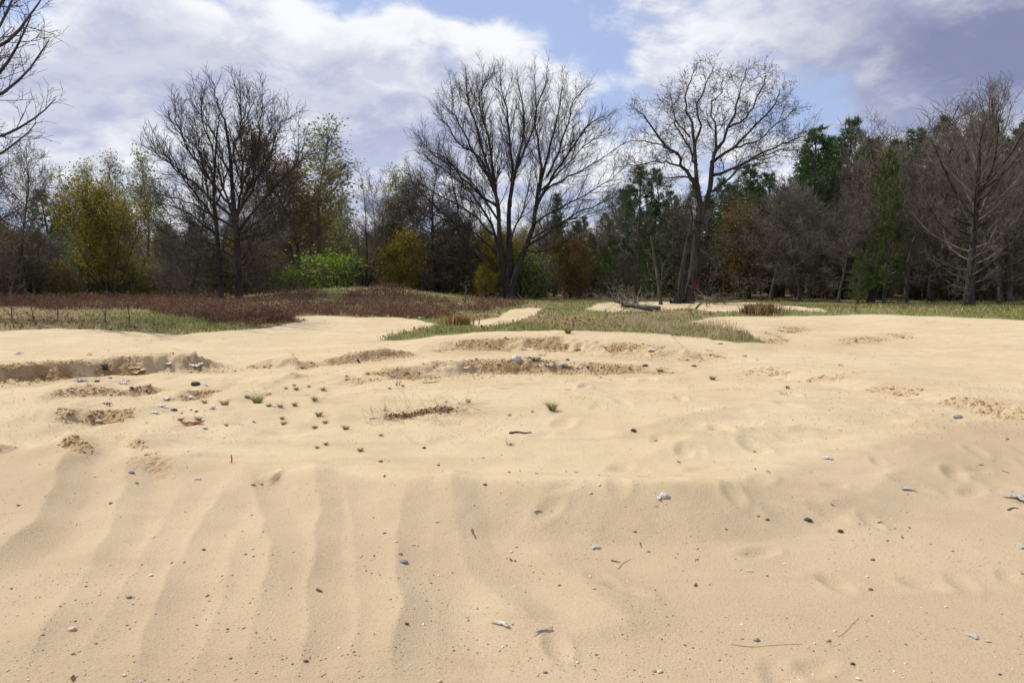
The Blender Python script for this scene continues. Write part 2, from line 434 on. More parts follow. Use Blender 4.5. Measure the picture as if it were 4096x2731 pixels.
M_SAND = sand_material()
M_BARK = bark_material('bark_dark', (.020, .018, .016), (.060, .052, .047))
M_BARKG = bark_material('bark_grey', (.042, .037, .034), (.105, .094, .086))
M_DEAD = bark_material('bark_dead', (.10, .085, .07), (.30, .27, .24), 9)
M_TWIG = bark_material('twig', (.082, .068, .056), (.175, .147, .122), 2.0, .1)
M_TWIGD = bark_material('twig_dark', (.034, .029, .027), (.075, .065, .060), 2.0, .1)
M_TWIGG = bark_material('twig_grey', (.072, .062, .053), (.165, .146, .128), 2.0, .1)
M_LEAF = leaf_material('leaf')
M_NEEDLE = leaf_material('needle', .2)
M_GRASS = leaf_material('grass_blade', .3)
M_HEATH = leaf_material('heath_sprig', .15, .8)
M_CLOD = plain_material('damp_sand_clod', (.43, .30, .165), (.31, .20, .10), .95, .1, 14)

# ------------------------------------------------------------------ the ground sheet
rows = np.concatenate([[-600, -300, -150, -70, -30, -12, -5, -2, 0, .7], np.geomspace(1.25, 9.0, 240, endpoint=False),
                       np.linspace(9.0, 19.5, 300, endpoint=False), np.geomspace(19.5, 80, 130), [90, 105, 125, 160, 220, 330, 600, 1200]])
NU = 700
u = np.linspace(-1, 1, NU)
core = np.concatenate([[-1000, -400, -160, -80, -40, -20, -8, -3], np.zeros(NU), [3, 8, 20, 40, 80, 160, 400, 1000]])
uu = np.concatenate([np.full(8, -1.0), u, np.full(8, 1.0)])
half = 1.7 + .84 * np.clip(rows, 0, 85)
GX = uu[None, :] * half[:, None] + core[None, :]
GY = np.repeat(rows[:, None], GX.shape[1], 1)
R_ = np.zeros(GX.size)
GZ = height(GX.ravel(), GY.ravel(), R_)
NR, NC = GX.shape
idx = np.arange(NR * NC).reshape(NR, NC)
FQ = np.stack([idx[:-1, :-1], idx[:-1, 1:], idx[1:, 1:], idx[1:, :-1]], -1).reshape(-1, 4)
GV = np.stack([GX.ravel(), GY.ravel(), GZ], 1)

# a light lookup of the same surface for placing things
GZ2 = GZ.reshape(NR, NC)


def ground_z(x, y):
    j = int(np.clip(np.searchsorted(rows, y) - 1, 0, NR - 2)); f = (y - rows[j]) / (rows[j + 1] - rows[j])
    return float(np.interp(x, GX[j], GZ2[j]) * (1 - f) + np.interp(x, GX[j + 1], GZ2[j + 1]) * f)


_rj = np.nonzero((rows > 2.0) & (rows < 170))[0]
def on_ground(px, py):
    """Where the line of sight through a pixel meets the ground."""
    d = ray_dir(px, py); y = rows[_rj]; x = d.x / d.y * y; z = HC + d.z / d.y * y
    c = np.clip((x / half[_rj] + 1) * .5 * (NU - 1), 0, NU - 1.001); ci = c.astype(int); cf = c - ci
    h = GZ2[_rj, ci + 8] * (1 - cf) + GZ2[_rj, ci + 9] * cf
    k = np.nonzero(z < h)[0]
    k = k[0] if len(k) else len(y) - 1
    if k == 0: return Vector((x[0], y[0], h[0]))
    a, b = z[k - 1] - h[k - 1], h[k] - z[k]; f = np.clip(a / (a + b + 1e-9), 0, 1)
    xx = x[k - 1] + f * (x[k] - x[k - 1]); yy = y[k - 1] + f * (y[k] - y[k - 1])
    return Vector((xx, yy, ground_z(xx, yy)))


def outline(pix, extra=()): return np.array([tuple(on_ground(a, b)[:2]) for a, b in pix] + list(extra))


def inside(x, y, P):
    r = np.zeros(x.shape, bool); n = len(P)
    for i in range(n):
        x0, y0 = P[i]; x1, y1 = P[(i + 1) % n]
        c = ((y0 > y) != (y1 > y))
        if y1 != y0: r ^= c & (x < (x1 - x0) * (y - y0) / (y1 - y0) + x0)
    return r


def signed(x, y, P):
    Q = np.vstack([P, P[:1]]); d, _ = line_dist(x, y, Q); d = np.abs(d)
    return np.where(inside(x, y, P), d, -d)


VEG = outline([(-160, 331), (0, 331), (57, 328), (115, 331), (172, 335), (210, 331), (259, 328), (293, 324), (303, 320), (290, 317), (316, 315), (355, 317),
               (400, 317), (415, 320), (436, 324), (415, 330), (377, 340), (413, 340), (451, 335), (490, 331.5), (547, 330.5), (605, 331.5), (648, 332.5), (675, 335),
               (709, 337), (738, 343), (768, 343), (757, 335), (722, 328), (690, 321), (709, 317.5), (736, 316), (766, 316.5), (884, 314), (932, 316.5), (970, 318), (1024, 320), (1200, 324)],
              [(300, 26), (900, 300), (900, 1100), (-900, 1100), (-900, 40), (-60, 25)])
PATH = outline([(467, 323), (482, 320), (498, 317), (513, 309), (528, 307), (547, 308), (534, 314), (521, 320), (499, 325), (480, 327)])
PATCH = outline([(583, 310), (598, 303), (632, 301), (657, 301), (709, 303), (747, 302), (778, 303.5), (805, 307), (830, 311.5), (795, 310), (757, 308), (743, 311), (709, 311.5), (690, 308), (652, 310), (613, 312.5)])
HEATH = outline([(-160, 300), (0, 298), (60, 299), (110, 297), (165, 298), (250, 300), (285, 294), (330, 289.5), (390, 289.5), (425, 296), (480, 300), (525, 304), (510, 308), (480, 315), (430, 319), (412, 319),
                 (355, 317.5), (290, 315), (297, 322), (255, 326.5), (215, 324), (185, 317), (150, 311), (100, 309), (50, 310), (0, 308), (-160, 309)])
TURF_L = outline([(95, 311), (150, 311), (185, 318), (190, 323), (140, 322), (100, 319)])

PX, PY = GX.ravel(), GY.ravel()
wob = .55 * fbm(PX / 2.2, PY / 2.2, 3, 201)
sv = signed(PX, PY, VEG) + wob * sstep(10, 26, PY)
sp = np.maximum(signed(PX, PY, PATH), signed(PX, PY, PATCH)) + .5 * wob
veg = sstep(-.25, .35, sv) * sstep(.3, -.3, sp) * (PY > 5)


def greenness(x, y):
    g = sstep(-.15, .35, fbm(x / 4.5, y / 4.5, 3, 211) + .22)
    g = g * sstep(-16, -7, x) + .9 * sstep(-1.2, .6, signed(x, y, TURF_L)) * (y < 60)
    g = np.clip(g, 0, 1) * sstep(64, 46, y)
    return np.clip(g * sstep(30, 22, x - .25 * y), 0, 1)


GR = greenness(PX, PY)
BANK = SCARPS[-1][0]                                           # the crest of the near bank: paler, yellower sand colour beyond it
bd, _ = line_dist(PX, PY, np.vstack([[(-30.0, 7.5), (-6.0, 6.2)], BANK, [(6.0, 7.2), (40.0, 9.0)]]))
PALE_SAND = sstep(.46, .72, bd + .16 * fbm(PX / .8, PY / .8, 3, 221)) * (PY > 0)
ground = mesh_obj('ground', GV, FQ, M_SAND, attrs={'veg': veg, 'green': GR, 'damp_shade': R_, 'pale_sand': PALE_SAND})
tag(ground, 'pale tan sand ground with vehicle ruts and grassy fringes', None, None, 'structure')


def veg_at(x, y):
    w = .55 * fbm(x / 2.2, y / 2.2, 3, 201)
    return (signed(x, y, VEG) + w > 0) & (np.maximum(signed(x, y, PATH), signed(x, y, PATCH)) + .5 * w < 0)


# ------------------------------------------------------------------ tubes, leaves
def tubes(branches):
    """branches: list of (points, radii, sides). Returns V, F list."""
    groups = {}
    for p, r, s in branches: groups.setdefault((len(p), s), []).append((p, r))
    Vs, Fs, off = [], [], 0
    for (n, s), bl in groups.items():
        P = np.array([b[0] for b in bl], float); R = np.array([b[1] for b in bl], float)
        T = np.empty_like(P); T[:, 1:-1] = P[:, 2:] - P[:, :-2]; T[:, 0] = P[:, 1] - P[:, 0]; T[:, -1] = P[:, -1] - P[:, -2]
        T /= np.linalg.norm(T, axis=2, keepdims=True) + 1e-9
        ref = np.array([.813, .342, .171]); A = np.cross(T, ref); A /= np.linalg.norm(A, axis=2, keepdims=True) + 1e-9
        Bn = np.cross(T, A)
        ang = np.arange(s) * (2 * math.pi / s)
        ring = A[:, :, None, :] * np.cos(ang)[None, None, :, None] + Bn[:, :, None, :] * np.sin(ang)[None, None, :, None]
        V = P[:, :, None, :] + ring * R[:, :, None, None]
        B = len(bl)
        ids = off + np.arange(B * n * s).reshape(B, n, s); nx = np.roll(ids, -1, 2)
        F = np.stack([ids[:, :-1], nx[:, :-1], nx[:, 1:], ids[:, 1:]], -1).reshape(-1, 4)
        Vs.append(V.reshape(-1, 3)); Fs.append(F); off += B * n * s
    return np.concatenate(Vs), Fs


def leaf_cards(P, size, rs, cols, shape=1.6, up=0.0):
    """small diamond leaves (two triangles) at points P with random attitude"""
    n = len(P)
    a = rs.normal(size=(n, 3)); a[:, 2] += up; a /= np.linalg.norm(a, axis=1, keepdims=True)
    b = rs.normal(size=(n, 3)); b -= (b * a).sum(1, keepdims=True) * a; b /= np.linalg.norm(b, axis=1, keepdims=True)
    s = size * rs.uniform(.6, 1.3, (n, 1)) if np.isscalar(size) else size[:, None]
    V = np.stack([P - a * s * .1, P + a * s * .5 + b * s * .5 / shape, P + a * s, P + a * s * .5 - b * s * .5 / shape], 1)
    V[:, 1] += np.cross(a, b) * s * .12; V[:, 3] += np.cross(a, b) * s * .12
    F = np.arange(n * 4).reshape(n, 4); F = np.concatenate([F[:, [0, 1, 2]], F[:, [0, 2, 3]]])
    return V.reshape(-1, 3), F, np.repeat(cols, 4, 0)


def pick_cols(rs, n, palette, jitter=.18):
    pal = np.array(palette); c = pal[rs.integers(0, len(pal), n)]
    return c * (1 + rs.normal(0, jitter, (n, 1))).clip(.5, 1.6)


def norm3(d):
    l = math.sqrt(d[0] ** 2 + d[1] ** 2 + d[2] ** 2) or 1e-9
    return (d[0] / l, d[1] / l, d[2] / l)


def walk(p, d, L, n, wander, up, rng):
    pts = [p]; s = L / n; g = rng.gauss
    for i in range(n):
        d = norm3((d[0] + g(0, wander), d[1] + g(0, wander), d[2] + g(0, wander) + up / n))
        p = (p[0] + d[0] * s, p[1] + d[1] * s, p[2] + d[2] * s); pts.append(p)
    return pts, d


def taper(r0, r1, n, power=1.0): return [r0 + (r1 - r0) * (i / (n - 1)) ** power for i in range(n)]


def lerp_pts(pts, t):
    n = len(pts) - 1; k = min(int(t * n), n - 1); f = t * n - k
    a, b = pts[k], pts[k + 1]
    return tuple(a[i] + (b[i] - a[i]) * f for i in range(3)), norm3(tuple(b[i] - a[i] for i in range(3)))


def side_dir(tan, ang, az):
    ref = (0, 0, 1) if abs(tan[2]) < .9 else (1, 0, 0)
    a = norm3((tan[1] * ref[2] - tan[2] * ref[1], tan[2] * ref[0] - tan[0] * ref[2], tan[0] * ref[1] - tan[1] * ref[0]))
    b = (tan[1] * a[2] - tan[2] * a[1], tan[2] * a[0] - tan[0] * a[2], tan[0] * a[1] - tan[1] * a[0])
    ca, sa, cz, sz = math.cos(ang), math.sin(ang), math.cos(az), math.sin(az)
    return tuple(tan[i] * ca + (a[i] * cz + b[i] * sz) * sa for i in range(3))


TWIG_R = .0075
def spawn(out, tips, pts, rads, L, lv, cfg, rng):
    """side branches of a branch; cfg rows: (per metre, first, angle, ratio, shortest, segments, wander, up, sides)"""
    if lv >= len(cfg): return
    dens, t0, ang, ratio, mn, seg, wan, up, sides = cfg[lv]
    n = max(2, int(L * (1 - t0) * dens + rng.random()))
    az = rng.uniform(0, 6.28)
    for k in range(n):
        t = t0 + (1 - t0) * (k + rng.random()) / n; t = min(t, .985)
        p, tan = lerp_pts(pts, t); az += 2.4 + rng.uniform(-.5, .5)
        d = side_dir(tan, ang * rng.uniform(.7, 1.3), az)
        l = max(mn, L * ratio * (1 - .6 * t) * rng.uniform(.6, 1.25))
        rr = rads[min(int(t * (len(rads) - 1)), len(rads) - 1)]
        r0 = max(TWIG_R, min(rr * .65, l * .011 + .004)); cp, _ = walk(p, d, l, seg, wan, up, rng)
        cr = taper(r0, max(TWIG_R * .8, r0 * .4), seg + 1)
        out.append((cp, cr, sides))
        if lv == len(cfg) - 1: tips.append(cp)
        spawn(out, tips, cp, cr, l, lv + 1, cfg, rng)


CFG_TWIGGY = [(1.5, .18, .75, .42, .5, 5, .10, .25, 4), (2.6, .15, .75, .42, .30, 4, .14, .18, 3), (4.2, .15, .7, .45, .22, 2, .16, .12, 3)]
CFG_LIGHT = [(5.0, .08, .6, .44, .6, 4, .11, .35, 3), (7.0, .1, .65, .48, .42, 2, .14, .22, 3), (8.5, .1, .7, .55, .40, 1, .17, .1, 3)]


def excurrent(rng, H, r0, base, width, nl, low_el, high_el, trunk_wander=.03, limb_up=.35, stop=1.0, lean=(0, 0)):
    """a trunk with limbs up its length. width(t) = limb length at relative crown height"""
    pts, _ = walk((0, 0, -.15), norm3((lean[0], lean[1], 1)), H * stop, 12, trunk_wander, .25, rng)
    rads = taper(r0, r0 * .10, 13, .8); rads[0] *= 1.35; rads[1] *= 1.05
    limbs = []; az = rng.uniform(0, 6.28)
    for k in range(nl):
        t = (k + rng.random()) / nl; h = base + (1 - base) * t * .97
        p, _ = lerp_pts(pts, min(h / stop if stop > 1 else h, .985)); az += 2.4 + rng.uniform(-.4, .4)
        el = low_el + (high_el - low_el) * t + rng.uniform(-.15, .15)
        l = max(.5, width(t) * rng.uniform(.75, 1.15))
        d = (math.cos(az) * math.cos(el), math.sin(az) * math.cos(el), math.sin(el))
        seg = 7; lp, _ = walk(p, d, l, seg, .07, limb_up, rng)
        rr = rads[min(int(h * 12), 12)]; r = max(.016, min(rr * .7, l * .015 + .014))
        limbs.append((lp, taper(r, max(.006, r * .22), seg + 1), l))
    return pts, rads, limbs


def smooth_path(P, n):
    """resample a traced path with a Catmull-Rom curve"""
    P = [Vector(p) for p in P]; Q = [P[0] * 2 - P[1]] + P + [P[-1] * 2 - P[-2]]; out = []
    m = len(P) - 1
    for i in range(n + 1):
        u_ = i / n * m; k = min(int(u_), m - 1); f = u_ - k
        a, b, c, d = Q[k], Q[k + 1], Q[k + 2], Q[k + 3]
        v = .5 * ((2 * b) + (c - a) * f + (2 * a - 5 * b + 4 * c - d) * f * f + (3 * b - a - 3 * c + d) * f ** 3)
        out.append(tuple(v))
    return out


def path_len(p): return sum((Vector(p[i + 1]) - Vector(p[i])).length for i in range(len(p) - 1))


def at_depth(px, py, d):
    r = ray_dir(px, py); k = d / r.y; return (r.x * k, HC + r.z * k)


def roughen(pts, rads, sides=8, seed=0):
    """tube with a slightly fluted, uneven surface for trunks that are seen close"""
    V, F = tubes([(pts, rads, sides)])
    rs = np.random.default_rng(seed)
    n = len(pts); c = np.repeat(np.array(pts, float), sides, 0); d = V - c
    k = 1 + .10 * rs.normal(size=sides)[None, :] + .05 * rs.normal(size=(n, sides))
    return c + d * k.reshape(-1, 1), F


# ------------------------------------------------------------------ the large trees of the clearing
def hero_from_limbs(name, label, base, trunks, limbs, cfg, seed, bark, twig, leaf=None, cat='tree', fork_cfg=None):
    """trunks / limbs: (points relative to base, r0, r1). Each main limb is a part with its own mesh; fine twigs are the crown."""
    rng = random.Random(seed); rs = np.random.default_rng(seed)
    root = empty(name, base, label, cat)
    out, tips = [], []
    for i, (P, r0, r1) in enumerate(trunks):
        pts = smooth_path(P, 14); rads = taper(r0 * .68, r1 * .62, 15, .9); rads[0] *= 1.35; rads[1] *= 1.12
        V, F = roughen(pts, rads, 10, seed + i); mesh_obj('trunk', V, F, bark, root)
    for i, (P, r0, r1) in enumerate(limbs):
        n = 12; pts = smooth_path(P, n)
        pts = [pts[0]] + [tuple(c + rng.gauss(0, .05) for c in q) for q in pts[1:]]
        rads = taper(r0 * .72, r1 * .9, n + 1, .8)
        V, F = tubes([(pts, rads, 6)]); mesh_obj('limb', V, F, bark, root)
        spawn(out, tips, pts, rads, path_len(pts), 0, cfg, rng)
    V, F = tubes(out); mesh_obj('crown', V, F, twig, root)
    if leaf:
        n_per, size, pal = leaf
        T = np.array([random.Random(i * 7 + seed).choice(t) for i, t in enumerate(tips)]); T = np.repeat(T, n_per, 0) + rs.normal(0, .05, (len(T) * n_per, 3))
        V, F, C = leaf_cards(T, size, rs, pick_cols(rs, len(T), pal)); mesh_obj('leaves', V, F, M_LEAF, root, col=C)
    return root


def tracer(x0, y0, k, d, base, rng):
    """crop pixels -> points relative to the tree's base, in the plane of the tree, with depth of their own"""
    def f(pix, swing):
        res = []; n = len(pix)
        for i, (a, b) in enumerate(pix):
            px, py = x0 + a / k, y0 + b / k
            dd = d + swing * (i / max(1, n - 1)); x, z = at_depth(px, py, dd)
            res.append((x - base[0], dd - base[1], (z - base[2]) * (1 if z - base[2] < 3 else 1 - .055 * min(1, (z - base[2] - 3) / 6))))
        return res
    return f


# --- the wide many-stemmed tree in the middle
d = 50.0; x, _ = at_depth(507, 297, d); base = Vector((x, d, ground_z(x, d) - .05))
tr = tracer(375, 50, 5.224, d, base, None)
base_px = (690, 1290)
c_tr = [(tr([(690, 1300), (672, 1200), (655, 1060), (650, 950)], -1), .50, .26), (tr([(700, 1290), (705, 1150), (702, 1000), (700, 850)], 1.5), .42, .24),
        (tr([(705, 1290), (745, 1140), (790, 1020), (830, 900)], .5), .45, .25)]
c_l = [
    (tr([(650, 950), (640, 800), (605, 640), (555, 420), (505, 260), (470, 110)], -1.5), .24, .03),
    (tr([(650, 960), (628, 700), (600, 480), (560, 300), (545, 180), (590, 60)], 3), .20, .03),
    (tr([(700, 850), (715, 640), (705, 420), (690, 250), (650, 80)], 2), .22, .03),
    (tr([(705, 800), (720, 640), (770, 430), (780, 260), (740, 70)], -2.5), .20, .03),
    (tr([(715, 640), (790, 460), (840, 300), (830, 60)], 3.5), .16, .025),
    (tr([(830, 900), (850, 750), (880, 570), (925, 420), (960, 250), (985, 110)], 1), .23, .03),
    (tr([(855, 730), (872, 570), (850, 400), (838, 260), (905, 75)], -3), .18, .03),
    (tr([(845, 780), (945, 600), (1040, 450), (1100, 340), (1220, 280)], 2), .17, .025),
    (tr([(840, 820), (890, 700), (1010, 620), (1130, 560), (1310, 430)], -2), .16, .025),
    (tr([(900, 620), (960, 480), (1010, 330), (1040, 200), (1095, 130)], 4), .13, .022),
    (tr([(790, 1020), (900, 945), (1030, 850), (1180, 780), (1300, 700)], -3), .15, .02),
    (tr([(830, 900), (920, 830), (1080, 740), (1230, 640), (1310, 560)], 4), .13, .02),
    (tr([(780, 1045), (900, 1045), (1000, 990), (1070, 930)], -4.5), .10, .016),
    (tr([(660, 1170), (560, 1095), (480, 1010), (410, 880), (310, 790), (190, 650)], -3), .22, .025),
    (tr([(560, 1095), (470, 1050), (360, 990), (260, 930), (150, 860)], -4), .12, .018),
    (tr([(655, 1060), (580, 840), (490, 710), (380, 600), (270, 520)], 3), .16, .022),
    (tr([(640, 800), (560, 740), (450, 620), (370, 520), (240, 450)], -2), .16, .022),
    (tr([(620, 700), (540, 520), (430, 430), (370, 330), (330, 260)], 2), .14, .022),
    (tr([(590, 620), (500, 460), (440, 330), (400, 220), (400, 130)], 5), .13, .022),
    (tr([(440, 940), (430, 780), (400, 640), (380, 520), (330, 420)], -1.5), .11, .018),
    (tr([(640, 1160), (520, 1180), (400, 1190), (300, 1210)], -4), .07, .014),
    (tr([(700, 1200), (660, 1230), (640, 1250), (690, 1285)], -2.2), .05, .02),
    (tr([(860, 880), (900, 1000), (880, 1100), (900, 1210)], -5), .05, .012),
    (tr([(700, 1000), (760, 860), (800, 700), (820, 560)], 5), .13, .02),
    (tr([(655, 1090), (560, 980), (440, 900), (330, 850), (220, 790)], 2), .12, .018),
    (tr([(650, 1000), (540, 870), (420, 780), (300, 710), (170, 600)], -1), .13, .018),
    (tr([(645, 880), (530, 690), (420, 570), (300, 500), (230, 400)], 4), .12, .018),
    (tr([(800, 990), (950, 900), (1100, 850), (1230, 790)], 2), .10, .016),
    (tr([(560, 1100), (450, 1100), (330, 1080), (220, 1100)], -2), .08, .014),
    (tr([(870, 700), (1000, 560), (1120, 430), (1230, 380)], 5), .11, .018),
]
CFG_C = [(3.1, .16, .55, .33, .9, 6, .09, .5, 4), (4.8, .1, .6, .40, .5, 3, .13, .3, 3), (7.0, .1, .6, .55, .42, 1, .16, .15, 3)]
hero_from_limbs('bare_tree', 'tallest wide many-stemmed leafless tree rising at the end of the sand path', base, c_tr, c_l, CFG_C, 3, M_BARK, M_TWIGD)

# --- the oak with opening buds and a broken second trunk
d = 41.0; x, _ = at_depth(686, 306, d); base = Vector((x, d, ground_z(x, d) - .05)); OAK = base.copy()
tr = tracer(575, 50, 5.224, d, base, None)
c_tr = [(tr([(590, 1350), (612, 1180), (632, 1020), (645, 880)], 0), .45, .27),
        (tr([(545, 1350), (556, 1190), (577, 1050), (603, 925)], -.4), .34, .13),
        (tr([(645, 890), (652, 780), (636, 650), (625, 430)], .3), .29, .14),
        (tr([(650, 890), (700, 720), (714, 590), (716, 540)], -.3), .25, .20)]
c_l = [
    (tr([(625, 430), (610, 330), (580, 220), (590, 120), (630, 30)], 1), .14, .02),
    (tr([(628, 440), (660, 340), (640, 220), (690, 100), (720, 20)], -2), .11, .02),
    (tr([(716, 540), (740, 480), (830, 280), (860, 160), (900, 30)], 1), .18, .02),
    (tr([(740, 480), (735, 360), (710, 250), (760, 150), (790, 60)], 3), .12, .018),
    (tr([(800, 350), (890, 300), (950, 190), (1000, 80), (960, 60)], -2), .10, .018),
    (tr([(716, 545), (830, 460), (950, 330), (1050, 220), (1080, 130)], -1.5), .16, .02),
    (tr([(830, 460), (960, 420), (1060, 320), (1160, 250)], 3), .10, .018),
    (tr([(712, 620), (850, 570), (1000, 480), (1120, 430), (1240, 370)], 1), .15, .02),
    (tr([(700, 720), (800, 650), (900, 540), (1080, 480), (1180, 470)], -3), .13, .018),
    (tr([(640, 690), (565, 580), (535, 500), (440, 400), (370, 290), (310, 250)], -1), .18, .022),
    (tr([(535, 500), (470, 460), (380, 430), (290, 420)], 2), .10, .018),
    (tr([(560, 570), (450, 540), (350, 560), (270, 570)], -2.5), .09, .016),
    (tr([(630, 640), (540, 630), (430, 640), (300, 630)], 2), .09, .016),
    (tr([(600, 400), (540, 330), (500, 230), (470, 200)], 3), .09, .016),
    (tr([(640, 560), (580, 430), (520, 300), (500, 150)], -3), .10, .018),
    (tr([(640, 860), (760, 950), (860, 925), (960, 900), (1040, 930)], -2), .12, .016),
    (tr([(632, 1020), (730, 1110), (830, 1190), (900, 1240)], -2.5), .10, .014),
    (tr([(632, 1000), (720, 1000), (830, 1030), (940, 1020)], 2), .08, .013),
    (tr([(650, 800), (760, 780), (880, 760), (1000, 780)], 3), .08, .013),
    (tr([(650, 820), (560, 800), (470, 850), (430, 900)], 2), .06, .012),
    (tr([(620, 1180), (700, 1230), (740, 1300), (720, 1350)], -2), .05, .012),
    (tr([(603, 925), (612, 840), (600, 760), (640, 700)], .5), .10, .02),
]
CFG_O = [(3.6, .12, .75, .34, .8, 6, .13, .25, 4), (5.4, .1, .8, .42, .45, 3, .17, .15, 3), (7.5, .1, .75, .5, .36, 1, .2, .1, 3)]
oak = hero_from_limbs('oak_tree', 'tall spreading oak with pale budding twigs and a shattered second trunk', base, c_tr, c_l, CFG_O, 7, M_BARK, M_TWIGD,
                      leaf=(1, .085, [(.16, .155, .06), (.20, .17, .08), (.14, .12, .06)]))
# red paint on its trunk: a thin shell that follows the bark
mc = Vector(tr([(610, 1216)], 0)[0]); rs = np.random.default_rng(3); nu, nv = 9, 6
A, Z = np.meshgrid(np.linspace(-1.75, -.85, nu), np.linspace(-.11, .11, nv), indexing='ij'); rr_ = .325 + .012 * np.sin(A * 9)
Z = Z * (1 + .35 * np.sin(A * 4 + 1))
MP = np.stack([mc.x + rr_ * np.cos(A), mc.y + rr_ * np.sin(A), mc.z + Z + .05 * (A + 1.4)], -1); ii = np.arange(nu * nv).reshape(nu, nv)
pm = mesh_obj('paint_mark', MP.reshape(-1, 3), np.stack([ii[:-1, :-1], ii[1:, :-1], ii[1:, 1:], ii[:-1, 1:]], -1).reshape(-1, 4), plain_material('red_paint', (.20, .010, .012), (.13, .008, .010), .8), oak); pm['label'] = 'red paint blaze on the trunk'

# --- slim dead tree beside the oak
d = 39.5; x, _ = at_depth(661, 308, d); base = Vector((x, d, ground_z(x, d) - .05))
tr = tracer(575, 50, 5.224, d, base, None)
hero_from_limbs('dead_tree', 'slim snapped dead tree with a pale broken top beside the oak', base,
                [(tr([(450, 1345), (440, 1250), (425, 1150), (412, 1070), (397, 965)], 0), .16, .085), (tr([(443, 1270), (452, 1190), (455, 1120), (448, 1090)], -.3), .09, .05)],
                [(tr([(430, 1200), (400, 1170), (375, 1110)], -.5), .04, .012), (tr([(436, 1230), (395, 1200), (345, 1160)], .6), .04, .012), (tr([(418, 1100), (390, 1070), (360, 1060)], -.8), .03, .01), (tr([(454, 1130), (480, 1090), (500, 1060)], .5), .03, .01)],
                [(2.0, .2, .7, .4, .3, 4, .15, .1, 3), (3, .2, .7, .4, .2, 2, .15, .1, 3)], 9, M_BARKG, M_TWIG)

# --- the two straight pin oaks in the heath on the left
def pin_oak(px, py, d, H, r0, seed, label, wmax, base_t, name='bare_tree', leaf=None, cfg=None, nl=46, bark=M_BARK, twig=M_TWIG, low=-.12, high=1.15, lean=(0, 0), group=None, stems=None, peak=.38):
    rng = random.Random(seed); rs = np.random.default_rng(seed)
    x, _ = at_depth(px, py, d); base = (x, d, ground_z(x, d) - .05)
    root = empty(name, base, label, 'tree', group)
    out, tips = [], []
    for s in range(1 if not stems else stems):
        ln = lean if not stems else (rng.uniform(-.3, .3), rng.uniform(-.3, .3))
        wfun = lambda t: wmax * (t / peak) ** .6 if t < peak else wmax * max(.16, (1 - (t - peak) / (1 - peak)) ** .55)
        pts, rads, limbs = excurrent(rng, H * (1 if s == 0 else rng.uniform(.7, .95)), r0, base_t, wfun, nl, low, high, limb_up=1.0, lean=ln)
        V, F = roughen(pts, rads, 8, seed + s); mesh_obj('trunk', V, F, bark, root)
        for lp, lr, l in limbs:
            if l > wmax * .55 and len(limbs) < 80:
                V, F = tubes([(lp, lr, 5)]); mesh_obj('limb', V, F, bark if l > wmax * .8 else twig, root)
            else: out.append((lp, lr, 4))
            spawn(out, tips, lp, lr, l, 0, cfg or CFG_P, rng)
    V, F = tubes(out); mesh_obj('crown', V, F, twig, root)
    if leaf:
        n_per, size, pal = leaf
        T = np.array([t[-1] for t in tips]); T = np.repeat(T, n_per, 0) + rs.normal(0, .12, (len(T) * n_per, 3))
        V, F, C = leaf_cards(T, size, rs, pick_cols(rs, len(T), pal)); mesh_obj('leaves', V, F, M_LEAF, root, col=C)
    return root


